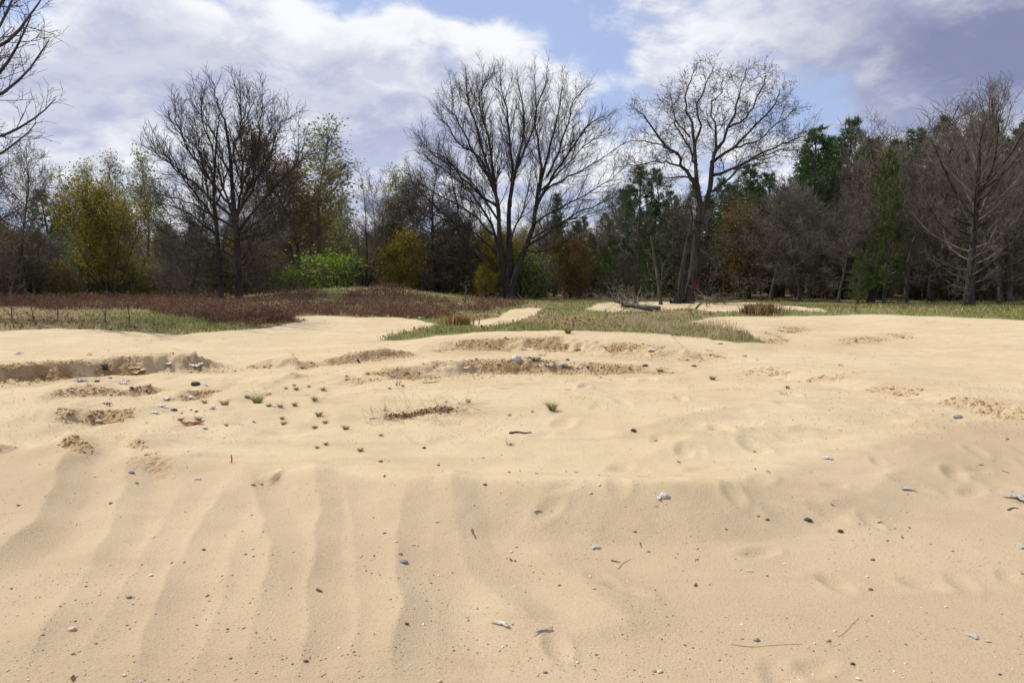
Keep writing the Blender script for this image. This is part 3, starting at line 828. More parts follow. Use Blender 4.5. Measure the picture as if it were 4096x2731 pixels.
CFG_P = [(2.9, .10, .55, .36, .6, 5, .09, .45, 3), (4.6, .12, .6, .42, .38, 3, .13, .28, 3), (6.5, .12, .6, .55, .36, 1, .16, .15, 3)]
CFG_T = [(3.6, .10, .55, .34, .7, 6, .09, .5, 4), (5.8, .1, .58, .42, .45, 3, .12, .3, 3), (7.5, .1, .58, .55, .38, 1, .15, .15, 3)]
d = 36.0; x, _ = at_depth(240, 304, d); base = Vector((x, d, ground_z(x, d) - .05)); tr = tracer(125, 50, 5.224, d, base, None)
hero_from_limbs('bare_tree', 'tall leafless pin oak with the thicker black trunk standing in red-brown heath', base,
    [(tr([(600, 1345), (594, 1180), (588, 1020), (576, 890)], 0), .30, .20), (tr([(576, 890), (560, 720), (548, 520), (520, 320)], .4), .20, .09)],
    [(tr([(520, 320), (480, 220), (455, 100)], .6), .07, .02), (tr([(576, 890), (540, 790), (495, 640), (440, 440), (395, 260), (385, 160)], -1), .12, .02), (tr([(580, 880), (602, 700), (612, 500), (600, 300), (596, 110)], 1), .12, .02),
     (tr([(584, 860), (645, 700), (690, 500), (702, 320), (716, 190)], -1.5), .12, .02), (tr([(588, 850), (690, 660), (760, 480), (805, 350), (842, 290)], 1.5), .11, .02), (tr([(560, 800), (450, 680), (345, 500), (270, 340), (250, 260)], -1.5), .11, .02),
     (tr([(556, 860), (400, 720), (280, 610), (180, 510), (130, 460)], 1), .10, .018), (tr([(574, 930), (400, 820), (240, 750), (110, 720)], -1.5), .09, .016), (tr([(595, 940), (720, 770), (820, 650), (890, 560), (905, 380)], -1), .11, .018),
     (tr([(598, 960), (710, 890), (820, 780), (900, 700)], 2), .09, .016), (tr([(590, 1000), (700, 960), (800, 930), (870, 880)], -2), .07, .014), (tr([(586, 1010), (430, 930), (300, 900), (190, 920)], 2), .08, .014),
     (tr([(590, 1080), (460, 1040), (330, 1040), (230, 1080)], -2), .06, .013), (tr([(592, 1130), (700, 1080), (790, 1080), (850, 1110)], 1.5), .06, .013), (tr([(592, 1180), (480, 1140), (360, 1170), (280, 1220)], 1.5), .05, .012),
     (tr([(548, 540), (590, 400), (640, 270), (650, 180)], 2), .08, .016), (tr([(552, 620), (480, 470), (430, 330), (340, 210)], 2), .08, .016), (tr([(600, 700), (660, 560), (740, 400), (780, 270)], 2.5), .08, .016), (tr([(594, 1190), (680, 1170), (760, 1210), (820, 1260)], -1.5), .05, .012),
     (tr([(590, 1060), (480, 960), (350, 880), (240, 860)], -2.5), .06, .013), (tr([(594, 1110), (690, 1010), (780, 980), (850, 1000)], 2.5), .06, .013), (tr([(593, 1150), (500, 1080), (400, 1060), (300, 1120)], 2.5), .05, .012), (tr([(594, 1220), (520, 1200), (440, 1230), (380, 1280)], -2), .04, .012), (tr([(596, 1230), (650, 1220), (710, 1250), (760, 1290)], 1.5), .04, .012)],
    CFG_T, 21, M_BARK, M_TWIGD)
d = 36.8; x, _ = at_depth(219, 304, d); base = Vector((x, d, ground_z(x, d) - .05)); tr = tracer(125, 50, 5.224, d, base, None)
hero_from_limbs('bare_tree', 'leafless pin oak with the thinner trunk just left of its taller twin', base,
    [(tr([(505, 1345), (497, 1180), (485, 1020), (472, 880)], 0), .24, .14), (tr([(472, 880), (462, 720), (470, 540), (478, 380)], .5), .14, .07)],
    [(tr([(478, 380), (500, 280), (505, 180)], .5), .06, .018), (tr([(472, 880), (430, 700), (400, 550), (375, 400), (330, 290)], 1.5), .10, .018), (tr([(474, 900), (360, 720), (250, 570), (160, 480)], 1.5), .09, .016),
     (tr([(480, 960), (350, 860), (220, 800), (110, 780)], 1), .08, .015), (tr([(486, 1020), (340, 980), (230, 980), (150, 1000)], -1), .07, .014), (tr([(492, 1120), (370, 1090), (260, 1120), (190, 1160)], 1), .06, .013),
     (tr([(468, 800), (520, 650), (560, 520), (570, 420)], 2), .08, .016), (tr([(464, 700), (390, 560), (310, 430), (290, 330)], -1), .08, .016), (tr([(496, 1180), (400, 1190), (310, 1230), (250, 1270)], -1.5), .05, .012), (tr([(488, 1060), (560, 1000), (640, 980), (700, 1010)], -2), .06, .013)],
    CFG_T, 22, M_BARK, M_TWIGD)

# --- the bare tree whose boughs reach in at the left edge
pin_oak(-52, 310, 25.5, 18.5, .40, 25, 'large leafless tree reaching in from the left edge, its trunk out of view', 6.2, .13, low=-.15, high=.9, nl=66, peak=.45, bark=M_BARK, twig=M_TWIGD,
        cfg=[(2.2, .10, .6, .34, .7, 6, .10, .3, 4), (3.4, .12, .6, .42, .45, 3, .13, .2, 3), (5.0, .12, .6, .55, .40, 1, .16, .12, 3)])

# --- the dense grey bare tree on the right
pin_oak(968, 310, 37, 11.4, .26, 31, 'broad leafless grey tree with low drooping branches at the right-hand wood edge', 5.0, .05, twig=M_TWIGG, bark=M_BARK, low=-.2, high=1.3, nl=60)

# ------------------------------------------------------------------ trees of the wood: one of each kind, then copies
def bare_proto(name, seed, H, wmax, base_t, nl, stems=None, twig=M_TWIG, bark=M_BARK, leaf=None, cfg=CFG_LIGHT, low=.1, high=1.1, peak=.4, r0=.13, limb_up=.6, fan=.34):
    rng = random.Random(seed); rs = np.random.default_rng(seed); parts = []
    out, tips, tr_ = [], [], []
    for s in range(stems or 1):
        ln = (0, 0) if not stems else (rng.uniform(-fan, fan), rng.uniform(-fan, fan))
        wf = lambda t: wmax * (t / peak) ** .6 if t < peak else wmax * max(.15, (1 - (t - peak) / (1 - peak)) ** .8)
        pts, rads, limbs = excurrent(rng, H * rng.uniform(.8, 1), r0, base_t, wf, nl, low, high, limb_up=limb_up, lean=ln, trunk_wander=.05)
        tr_.append((pts, rads, 6))
        for lp, lr, l in limbs: out.append((lp, lr, 3)); spawn(out, tips, lp, lr, l, 0, cfg, rng)
    for t_ in tr_:
        V, F = tubes([t_]); parts.append(('trunk' if not stems else 'stem', mesh_data('trunk', V, F, bark)))
    V, F = tubes(out); parts.append(('crown', mesh_data('crown', V, F, twig)))
    if leaf:
        n_per, size, pal, spread = leaf
        T = np.array([t[-1] for t in tips]); T = np.repeat(T, n_per, 0) + rs.normal(0, spread, (len(T) * n_per, 3))
        V, F, C = leaf_cards(T, size, rs, pick_cols(rs, len(T), pal)); parts.append(('leaves', mesh_data('leaves', V, F, M_LEAF, col=C)))
    return parts


def pine_proto(seed, H, wmax, base_t, nb, pal, tuft=.30, clear=.0, ragged=.3):
    rng = random.Random(seed); rs = np.random.default_rng(seed)
    pts, _ = walk((0, 0, -.15), (0, 0, 1), H, 10, .02, .2, rng); rads = taper(.17, .02, 11)
    out, tp, td = [], [], []
    az = 0
    for k in range(nb):
        t = (k + rng.random()) / nb; h = base_t + (1 - base_t) * t
        p, _ = lerp_pts(pts, min(.985, h)); az += 2.4 + rng.uniform(-.5, .5)
        l = max(.35, wmax * ((1 - t) ** .75 * .9 + .12) * (1 if t > .15 else .7) * rng.uniform(1 - ragged, 1 + ragged))
        el = -.05 + .75 * t + rng.uniform(-.15, .15)
        lp, _ = walk(p, (math.cos(az) * math.cos(el), math.sin(az) * math.cos(el), math.sin(el)), l, 5, .08, .35, rng)
        out.append((lp, taper(.03, .008, 6), 3))
        nt = int(5 + l * 7)
        for j in range(nt):
            q, tn = lerp_pts(lp, .25 + .74 * (j + rng.random()) / nt)
            dd = side_dir(tn, rng.uniform(.4, 1.0), rng.uniform(0, 6.28)); s = rng.uniform(.1, .45) * min(1, l)
            tp.append(tuple(q[i] + dd[i] * s for i in range(3))); td.append(norm3((dd[0], dd[1], dd[2] + .5)))
    P = np.array(tp); D = np.array(td); k = 11
    P = np.repeat(P, k, 0); D = np.repeat(D, k, 0); D = D + rs.normal(0, .55, D.shape); D /= np.linalg.norm(D, axis=1, keepdims=True)
    S = np.cross(D, rs.normal(size=D.shape)); S /= np.linalg.norm(S, axis=1, keepdims=True)
    L = tuft * rs.uniform(.6, 1.2, (len(P), 1)); P = P + rs.normal(0, .05, P.shape)
    V = np.stack([P - S * .022, P + S * .022, P + D * L], 1).reshape(-1, 3); F = np.arange(len(V)).reshape(-1, 3)
    C = np.repeat(pick_cols(rs, len(P) // k, pal, .15), k * 3, 0)
    Vt, Ft = tubes([(pts, rads, 6)]); Vb, Fb = tubes(out)
    return [('trunk', mesh_data('trunk', Vt, Ft, M_BARKG)), ('branches', mesh_data('branches', Vb, Fb, M_TWIG)), ('foliage', mesh_data('foliage', V, F, M_NEEDLE, smooth=False, col=C))]


OLIVE = [(.225, .195, .013), (.18, .175, .014), (.26, .19, .016)]
PALE = [(.26, .30, .11), (.30, .32, .14), (.22, .25, .10)]
BROWNG = [(.21, .155, .05), (.18, .165, .045), (.25, .18, .08)]
PINE = [(.042, .085, .026), (.055, .10, .03), (.032, .068, .022)]
PINEL = [(.065, .105, .02), (.085, .12, .022), (.05, .085, .018)]
PR = {
    'bare_a': bare_proto('bare_a', 101, 10, 2.4, .18, 26),
    'bare_b': bare_proto('bare_b', 102, 10, 1.9, .30, 22, twig=M_TWIGG, bark=M_BARKG),
    'bare_c': bare_proto('bare_c', 103, 10, 2.0, .22, 12, stems=3, r0=.09),
    'bare_d': bare_proto('bare_d', 104, 10, 3.0, .10, 30, twig=M_TWIGG, bark=M_BARKG, low=-.1),
    'brown': bare_proto('brown', 105, 10, 2.8, .20, 26, leaf=(2, .16, BROWNG, .16)),
    'pale': bare_proto('pale', 106, 10, 1.6, .30, 22, twig=M_TWIGG, bark=M_BARKG, leaf=(2, .15, PALE, .14)),
    'olive': bare_proto('olive', 107, 10, 2.4, .16, 12, stems=9, r0=.055, leaf=(4, .15, OLIVE, .16), limb_up=.9, low=.3, high=1.2, peak=.5, fan=.42, cfg=[(4.2, .1, .65, .42, .5, 4, .11, .35, 3), (5.5, .1, .65, .48, .4, 2, .14, .2, 3), (6, .1, .65, .5, .3, 1, .15, .15, 3)]),
    'olive_b': bare_proto('olive_b', 108, 10, 2.6, .12, 24, leaf=(3, .17, OLIVE, .22)),
    'pine_a': pine_proto(201, 10, 2.0, .22, 60, PINE),
    'pine_b': pine_proto(202, 10, 1.7, .35, 48, PINE, ragged=.5),
    'pine_l': pine_proto(203, 10, 2.2, .10, 62, PINEL, ragged=.45),
    'shrub': bare_proto('shrub', 109, 3, 1.5, .05, 12, stems=10, r0=.03, fan=.6, leaf=(4, .12, [(.19, .31, .024), (.25, .37, .03), (.15, .26, .02)], .22), low=.3, high=1.2, peak=.5, cfg=[(2.2, .2, .7, .5, .35, 4, .12, .3, 3), (4.5, .15, .7, .45, .25, 2, .15, .2, 3)]),
    'orange': bare_proto('orange', 110, 6, 2.2, .08, 18, stems=2, r0=.07, leaf=(3, .15, [(.19, .105, .025), (.16, .11, .03), (.15, .13, .025)], .2)),
    'brush': bare_proto('brush', 111, 4, 1.7, .04, 14, stems=6, r0=.035, low=.0, high=1.1, cfg=[(4.5, .1, .75, .5, .4, 4, .14, .2, 3), (7, .15, .75, .5, .34, 2, .18, .1, 3)], peak=.5),
    'brush_g': bare_proto('brush_g', 112, 4, 1.7, .04, 14, stems=6, r0=.035, low=.0, high=1.1, cfg=[(4.5, .1, .75, .5, .4, 4, .14, .2, 3), (7, .15, .75, .5, .34, 2, .18, .1, 3)], peak=.5, leaf=(2, .15, [(.10, .14, .02), (.13, .15, .025), (.08, .10, .025)], .15)),
    'brush_y': bare_proto('brush_y', 113, 4, 1.7, .04, 14, stems=6, r0=.035, low=.0, high=1.1, cfg=[(4.5, .1, .75, .5, .4, 4, .14, .2, 3), (7, .15, .75, .5, .34, 2, .18, .1, 3)], peak=.5, leaf=(2, .14, [(.21, .18, .025), (.20, .14, .04), (.16, .13, .03)], .15)),
}
KIND = {'brush': ('brush', 'brush'), 'brush_g': ('brush', 'brush'), 'brush_y': ('brush', 'brush'), 'bare_a': ('bare_tree', 'tree'), 'bare_b': ('bare_tree', 'tree'), 'bare_c': ('bare_tree', 'tree'), 'bare_d': ('bare_tree', 'tree'), 'brown': ('budding_tree', 'tree'),
        'pale': ('poplar_tree', 'tree'), 'olive': ('maple_tree', 'tree'), 'olive_b': ('maple_tree', 'tree'), 'pine_a': ('pine_tree', 'pine'), 'pine_b': ('pine_tree', 'pine'),
        'pine_l': ('pine_tree', 'pine'), 'shrub': ('green_shrub', 'shrub'), 'orange': ('budding_shrub', 'shrub')}
HREF = {'shrub': 3, 'orange': 6, 'brush': 4, 'brush_g': 4, 'brush_y': 4}
_rt = random.Random(77)


def plant(kind, px, d, H, label, group=None, wide=1.0, rz=None):
    x, _ = at_depth(px, 300, d); nm, cat = KIND[kind]
    root = empty(nm, (x, d, ground_z(x, d) - .05), label, cat, group, _rt.uniform(0, 6.28) if rz is None else rz)
    s = H / HREF.get(kind, 10); root.scale = (s * wide, s * wide, s)
    for pn, me in PR[kind]: link(bpy.data.objects.new(pn, me), root)
    return root


G_EDGE = 'trees along the edge of the wood'
EDGE = [
    ('bare_d', -8, 39, 10.6, 'dense grey leafless tree cut by the left edge', 1.3),
    ('bare_d', 1000, 41, 9.5, 'grey twiggy tree low at the right edge beside the broad grey tree', 1.4),
    ('bare_d', 905, 43, 9.0, 'grey twiggy tree between the sunlit pine and the broad grey tree', 1.3),
    ('bare_a', 870, 46, 12.0, 'dark leafless tree under the tallest pale leafless tree', 1.4),
    ('bare_d', 770, 48, 8.0, 'grey twiggy tree at the right end of the oak boughs', 1.4),
    ('bare_a', 930, 46, 13.0, 'brown leafless tree behind the left flank of the broad grey tree', 1.4),
    ('bare_d', 425, 54, 9.5, 'grey twiggy tree left of the large wide tree', 1.5),
    ('bare_a', 462, 56, 9.0, 'dark leafless tree under the left boughs of the large wide tree', 1.4),
    ('bare_d', 190, 44, 7.5, 'grey twiggy low tree left behind the pin oaks', 1.5),
    ('bare_d', 262, 42, 6.5, 'grey twiggy low tree right behind the pin oaks', 1.5),
    ('bare_d', 545, 56, 8.0, 'grey twiggy tree right behind the large wide tree', 1.5),
    ('bare_d', 690, 54, 8.0, 'grey twiggy tree behind the oak foot', 1.4),
    ('olive', 110, 43, 8.0, 'rounded many-stemmed maple with yellow-green new leaves on the left', 1.15),
    ('pine_b', 56, 60, 9.2, 'dark pine between the left edge and the yellow-green maple', 1.2),
    ('pale', 88, 62, 12.0, 'pale green poplar rising just behind the yellow-green maple', 1.0),
    ('pale', 120, 60, 12.2, 'pale green poplar between the yellow-green maple and the pin oaks', 1.0),
    ('pale', 150, 64, 13.4, 'taller pale green poplar at the shoulder of the pin oaks', 1.0),
    ('olive_b', 22, 52, 6.0, 'low yellow-green leafed tree near the left edge', 1.2),
    ('bare_d', 14, 46, 10.4, 'grey leafless tree at the left edge below the overhanging boughs', 1.15),
    ('brown', 304, 47, 11.4, 'brownish budding tree right behind the taller pin oak', 1.15),
    ('pale', 322, 50, 12.8, 'pale budding tree with a light top right of the pin oaks', 1.5),
    ('bare_d', 300, 46, 8.5, 'low grey leafless tree behind the bright green shrub', 1.2),
    ('shrub', 332, 41, 2.3, 'bright green leafy shrub above the red-brown heath', 1.9),
    ('shrub', 290, 42, 1.6, 'smaller bright green shrub left of the larger one', 1.7),
    ('bare_c', 366, 56, 12.0, 'slender grey leafless tree in the gap left of the large wide tree', 1.0),
    ('bare_c', 384, 58, 12.0, 'slender grey leafless tree just right of its twin in the gap', .9),
    ('olive_b', 398, 50, 6.0, 'yellow-green leafed small tree at the end of the heath', 1.5),
    ('pale', 402, 56, 10.5, 'thin yellowish budding tree behind the yellow-green small tree', 1.2),
    ('bare_a', 440, 57, 11.6, 'leafless tree half hidden by the left boughs of the large wide tree', 1.7),
    ('olive_b', 487, 47, 2.9, 'small yellow-orange leafed sapling left of the wide tree foot', 1.3),
    ('olive', 502, 53, 6.0, 'yellow-green sapling behind the stems of the large wide tree', 1.0),
    ('shrub', 535, 52, 3.6, 'dark green leafy shrub right of the wide tree foot', 1.1),
    ('orange', 570, 52, 4.6, 'brown-orange budding shrub right of the large wide tree', 1.1),
    ('pine_a', 556, 66, 9.6, 'dark pine behind the right boughs of the large wide tree', 1.0),
    ('pine_a', 638, 60, 11.2, 'pointed dark pine left of the oak, the larger of two', 1.25),
    ('pine_b', 662, 61, 11.2, 'pointed dark pine left of the oak, the slimmer of two', .95),
    ('pine_l', 648, 50, 5.6, 'young green pine behind the slim dead tree', 1.1),
    ('pine_l', 610, 54, 5.0, 'young green pine right of the brown-orange shrub', 1.0),
    ('bare_d', 600, 56, 8.6, 'grey leafless tree between the wide tree and the pines', 1.0),
    ('pine_b', 700, 62, 10.0, 'dark pine directly behind the oak trunk', 1.1),
    ('pine_a', 745, 56, 10.6, 'dark pine right of the oak below its boughs', 1.3),
    ('orange', 740, 51, 7.0, 'rust-brown budding tree right of the oak', .8),
    ('pine_a', 808, 52, 12.6, 'tall dark pine whose crown stands clear right of the oak', 1.25),
    ('pine_b', 775, 54, 9.8, 'dark pine left of the tall clear-crowned pine', 1.3),
    ('bare_d', 800, 47, 8.8, 'grey leafless tree in front of the tall clear-crowned pine', 1.2),
    ('bare_a', 846, 50, 10.2, 'leafless tree right of the tall clear-crowned pine', 1.2),
    ('bare_c', 876, 53, 15.6, 'tallest pale leafless tree of the right-hand wood', 1.3),
    ('pine_l', 884, 42, 9.2, 'sunlit yellow-green pine left of the broad grey tree', .8),
    ('pine_l', 858, 41, 3.2, 'low sunlit green pine sapling at the right wood edge', 1.1),
    ('bare_d', 838, 44, 7.0, 'low grey leafless tree above the low pine sapling', 1.2),
    ('pine_a', 868, 58, 12.6, 'dark pine behind the tallest pale leafless tree', 1.4),
    ('pine_a', 912, 56, 13.4, 'dark pine left of the crown of the broad grey tree', 1.4),
    ('bare_c', 918, 50, 14.0, 'upright leafless tree behind the left of the broad grey tree', 1.1),
    ('pine_a', 975, 52, 13.6, 'dark pine rising behind the broad grey tree', 1.3),
    ('pine_b', 1008, 46, 12.0, 'dark pine at the right edge behind the broad grey tree', 1.4),
    ('bare_c', 1000, 48, 13.6, 'upright leafless tree at the top right above the pines', 1.1),
    ('bare_d', 1040, 40, 10.0, 'grey leafless tree half cut off by the right edge', 1.2),
    ('bare_c', 950, 47, 13.0, 'upright leafless tree above the middle of the broad grey tree', 1.0),
]
for k, px, d, H, lab, wide in EDGE: plant(k, px, d, H, lab, G_EDGE, wide)

BACK_LAB = {'bare_a': 'leafless tree standing deep in the wood', 'bare_b': 'slim grey leafless tree standing deep in the wood', 'bare_d': 'grey twiggy tree standing deep in the wood',
            'bare_c': 'forked leafless tree standing deep in the wood', 'pine_a': 'dark pine standing deep in the wood', 'pine_b': 'ragged dark pine standing deep in the wood',
            'olive_b': 'yellow-green budding tree standing deep in the wood', 'brown': 'brownish budding tree standing deep in the wood', 'pale': 'pale green poplar standing deep in the wood'}
def region(px):
    for lim, w in ((40, 'near the left edge'), (165, 'behind the yellow-green maple'), (270, 'behind the pin oaks'), (350, 'behind the bright green shrub'), (430, 'left of the large wide tree'), (560, 'behind the large wide tree'),
                   (650, 'between the wide tree and the oak'), (730, 'behind the oak'), (800, 'right of the oak'), (860, 'by the clear-crowned pine'), (930, 'by the sunlit pine'), (5000, 'behind the broad grey tree')):
        if px < lim: return w


for row, (d0, n) in enumerate(((57, 46), (64, 46), (72, 46), (82, 50), (94, 50))):
    for i in range(n):
        px = -130 + (i + _rt.random()) * 1290 / n; dd = d0 + _rt.uniform(-4, 4)
        right = px > 560
        k = _rt.choice(['bare_a', 'bare_b', 'bare_d', 'olive_b', 'olive_b', 'brown', 'pale', 'pine_b'] if not right else ['bare_b', 'pine_a', 'pine_a', 'pine_b', 'pine_a', 'bare_a', 'pine_b'])
        top = 84 if px < 250 else 100 if px < 360 else 80 if px < 620 else 108 if px < 800 else 165
        H = top * dd / FOC * _rt.uniform(.72, 1.02)
        if k == 'brown' and 170 < px < 290: k = 'bare_b'
        plant(k, px, dd, H, BACK_LAB[k] + ' ' + region(px), 'trees deep in the wood', _rt.uniform(.9, 1.3))

for i in range(150):
    px = -120 + (i + _rt.random()) * 1270 / 150; dd = _rt.uniform(46, 66) if px > 800 else _rt.uniform(53, 72)
    if px < 300: dd = _rt.uniform(45, 62)
    plant(_rt.choice(['brush', 'brush_g', 'brush_g', 'brush_y', 'brush_y'] if px < 620 else ['brush', 'brush', 'brush_g']), px, dd, _rt.uniform(2.4, 5.2), 'twiggy brush at the foot of the wood ' + region(px), 'brush at the foot of the wood', _rt.uniform(.9, 1.4))

for i in range(90):
    px = -120 + (i + _rt.random()) * 1270 / 90; dd = _rt.uniform(68, 92)
    plant(_rt.choice(['brush', 'brush_g', 'brush_y', 'brush']), px, dd, _rt.uniform(5.0, 7.5), 'tall brush deep in the wood ' + region(px), 'brush deep in the wood', _rt.uniform(1.0, 1.5))

# ------------------------------------------------------------------ undergrowth of the wood
def undergrowth():
    rng = random.Random(9); rs = np.random.default_rng(9); out = []; LP = []
    for i in range(300):
        px = rng.uniform(-140, 1170); d = rng.uniform(51, 95) if px < 560 else rng.uniform(46, 90)
        if 560 < px < 800: d = max(d, 52)
        x, _ = at_depth(px, 300, d); z = ground_z(x, d) if i % 4 == 0 else float(np.interp(d, _fine, _bz)) - .1
        h = rng.uniform(1.2, 4.2)
        for s in range(3):
            sp_, _ = walk((x + rng.gauss(0, .5), d + rng.gauss(0, .5), z - .1), norm3((rng.gauss(0, .35), rng.gauss(0, .35), 1)), h * rng.uniform(.6, 1), 4, .15, .1, rng)
            out.append((sp_, taper(.022, .007, 5), 3))
            for b in range(9):
                p, tn = lerp_pts(sp_, rng.uniform(.1, 1)); l = rng.uniform(.4, 1.3)
                bp, _ = walk(p, side_dir(tn, rng.uniform(.5, 1.3), rng.uniform(0, 6.28)), l, 2, .2, .1, rng)
                out.append((bp, taper(.010, .006, 3), 3)); LP.append(bp[-1]); LP.append(bp[1])
    V, F = tubes(out)
    o = mesh_obj('undergrowth', V, F, M_TWIG); tag(o, 'tangled leafless undergrowth between the trees of the wood', 'undergrowth', None, 'stuff')
    P = np.array(LP)
    n = len(P); cl = fbm(P[:, 0] / 5, P[:, 1] / 5, 2, 301)
    pal = np.where((cl > .05)[:, None], np.array([(.13, .15, .025)]), np.array([(.11, .085, .045)])) * (1 + rs.normal(0, .25, (n, 1))).clip(.4, 1.8)
    V, F, C = leaf_cards(P + rs.normal(0, .12, P.shape), .17, rs, pal)
    o = mesh_obj('undergrowth_leaves', V, F, M_LEAF, col=C); tag(o, 'sparse dull green and brown leaves on the undergrowth', 'leaves', None, 'stuff')


undergrowth()

# ------------------------------------------------------------------ grass, heath
def scatter(n, dmin, dmax, seed, pxr=(-60, 1084)):
    rs = np.random.default_rng(seed)
    px = rs.uniform(pxr[0], pxr[1], n); inv = rs.uniform(1 / dmax, 1 / dmin, n); d = 1 / inv
    return (px - 512) / FOC * d, d, rs


def blades(x, y, h, w, cols, rs, lean=.5, name='grass', mat=None):
    n = len(x); z = height(x, y) - .01
    a = rs.uniform(0, 2 * math.pi, n); l = rs.uniform(.1, 1, n) * lean * h
    dx, dy = np.cos(a) * l, np.sin(a) * l; b = rs.uniform(0, 2 * math.pi, n); wx, wy = np.cos(b) * w, np.sin(b) * w
    P0 = np.stack([x - wx, y - wy, z], 1); P1 = np.stack([x + wx, y + wy, z], 1)
    Q0 = np.stack([x + .35 * dx - wx * .7, y + .35 * dy - wy * .7, z + h * .6], 1); Q1 = np.stack([x + .35 * dx + wx * .7, y + .35 * dy + wy * .7, z + h * .6], 1)
    T = np.stack([x + dx, y + dy, z + h * .98], 1)
    V = np.stack([P0, P1, Q1, Q0, T], 1).reshape(-1, 3); i = np.arange(n)[:, None] * 5
    return V, [np.concatenate([i, i + 1, i + 2, i + 3], 1), np.concatenate([i + 3, i + 2, i + 4], 1)], np.repeat(cols, 5, 0)


x, y, rs = scatter(120000, 16, 62, 41)
m = veg_at(x, y); hm = signed(x, y, HEATH); m &= (hm < 0) | (rs.random(len(x)) < .42)
g = greenness(x, y); m &= rs.random(len(x)) < (.30 + .7 * g)
x, y, g = x[m], y[m], g[m]; n = len(x)
green = np.array([(.19, .225, .05), (.145, .20, .038), (.24, .245, .075)])[rs.integers(0, 3, n)]
straw = np.array([(.42, .335, .18), (.34, .265, .14), (.48, .39, .23)])[rs.integers(0, 3, n)]
f = (rs.random(n) < np.clip(.34 + .55 * g, 0, .82))[:, None]
tone = (1 + .55 * fbm(x / 1.3, y / 1.3, 3, 231) + .3 * fbm(x / 5, y / 5, 2, 233))[:, None]
C = np.where(f, green, straw) * (1 + rs.normal(0, .2, (n, 1))).clip(.5, 1.6) * tone.clip(.55, 1.5)
h = np.where(f[:, 0], rs.uniform(.04, .17, n), rs.uniform(.04, .17, n)) * (.75 + .9 * sstep(-.2, .5, fbm(x / 1.8, y / 1.8, 3, 235))); w = np.maximum(.004, y * .00033) * rs.uniform(.7, 1.3, n)
V, F, C = blades(x, y, h, w, C, rs, .9)
tag(mesh_obj('grass', V, F, M_GRASS, smooth=False, col=C), 'short olive grass mixed with dry stalks behind the sand crest', 'grass', None, 'stuff')

# tall straw at the right of the grassy crest
STRAW = outline([(560, 331), (600, 328), (640, 318), (690, 316), (735, 334), (765, 343), (738, 343), (700, 337), (650, 333)])
x, y, rs = scatter(40000, 14, 40, 43, (540, 790)); m = (signed(x, y, STRAW) + .5 * fbm(x / 1.2, y / 1.2, 2, 77) > 0) & veg_at(x, y) & (rs.random(len(x)) < .6)
x, y = x[m], y[m]; n = len(x)
C = np.array([(.50, .40, .24), (.40, .31, .18), (.56, .47, .30), (.36, .32, .25)])[rs.integers(0, 4, n)] * (1 + rs.normal(0, .15, (n, 1)))
hf = .08 + .34 * sstep(-.1, .5, fbm(x / 1.6, y / 1.6, 2, 79)) * sstep(10.5, 6, x)
V, F, C = blades(x, y, hf * rs.uniform(.5, 1.15, n), np.maximum(.004, y * .00026), C, rs, .75)
tag(mesh_obj('dry_grass', V, F, M_GRASS, smooth=False, col=C), 'tall dry straw-coloured grass on the crest left of the right-hand sand', 'grass', None, 'stuff')

# red-brown heath
x, y, rs = scatter(60000, 20, 56, 45, (-80, 560))
sh = signed(x, y, HEATH) + .8 * fbm(x / 2.0, y / 2.0, 3, 83); m = (sh > 0) & veg_at(x, y)
pat = fbm(x / 2.6, y / 2.2, 3, 85); m &= (pat > np.where(x > -5, .0, -.13)) | (rs.random(len(x)) < .12)
x, y, pat = x[m], y[m], pat[m]; n = len(x)
hh = (.16 + .40 * sstep(-.3, .5, pat)) * rs.uniform(.55, 1.15, n) * np.where(x > -4, .75, 1.0)
C = np.array([(.160, .076, .050), (.125, .066, .046), (.20, .10, .062), (.19, .135, .09)])[rs.integers(0, 4, n)] * (1 + rs.normal(0, .2, (n, 1))).clip(.5, 1.6)
V, F, C2 = blades(x, y, hh, np.maximum(.006, y * .00030), C, rs, 1.1)
zb = height(x, y); k = 3
LPt = np.repeat(np.stack([x, y, zb], 1), k, 0) + rs.normal(0, .10, (n * k, 3)) * np.array([1, 1, .3]); LPt[:, 2] += np.repeat(hh, k) * rs.uniform(.35, 1.1, n * k)
V3, F3, C3 = leaf_cards(LPt, .075, rs, np.repeat(C, k, 0), 1.8)
o = V.shape[0]
tag(mesh_obj('heath', np.concatenate([V, V3]), F + [F3 + o], M_HEATH, smooth=False, col=np.concatenate([C2, C3])), 'low red-brown heath shrubs covering the ground on the left', 'heath', None, 'stuff')

# fallen leaves on the fringe of the wood and along the left
x, y, rs = scatter(26000, 17, 60, 47); m = veg_at(x, y) & (rs.random(len(x)) < (1.0 - .7 * greenness(x, y)))
x, y = x[m], y[m]; n = len(x)
P = np.stack([x, y, height(x, y) + .02], 1)
C = pick_cols(rs, n, [(.20, .125, .065), (.28, .19, .10), (.14, .08, .045), (.33, .25, .15)], .2)
V, F, C = leaf_cards(P, .10, rs, C, 1.6)
tag(mesh_obj('fallen_leaves', V, F, M_GRASS, smooth=False, col=C), 'dry brown fallen leaves along the edge of the wood', 'leaves', None, 'stuff')


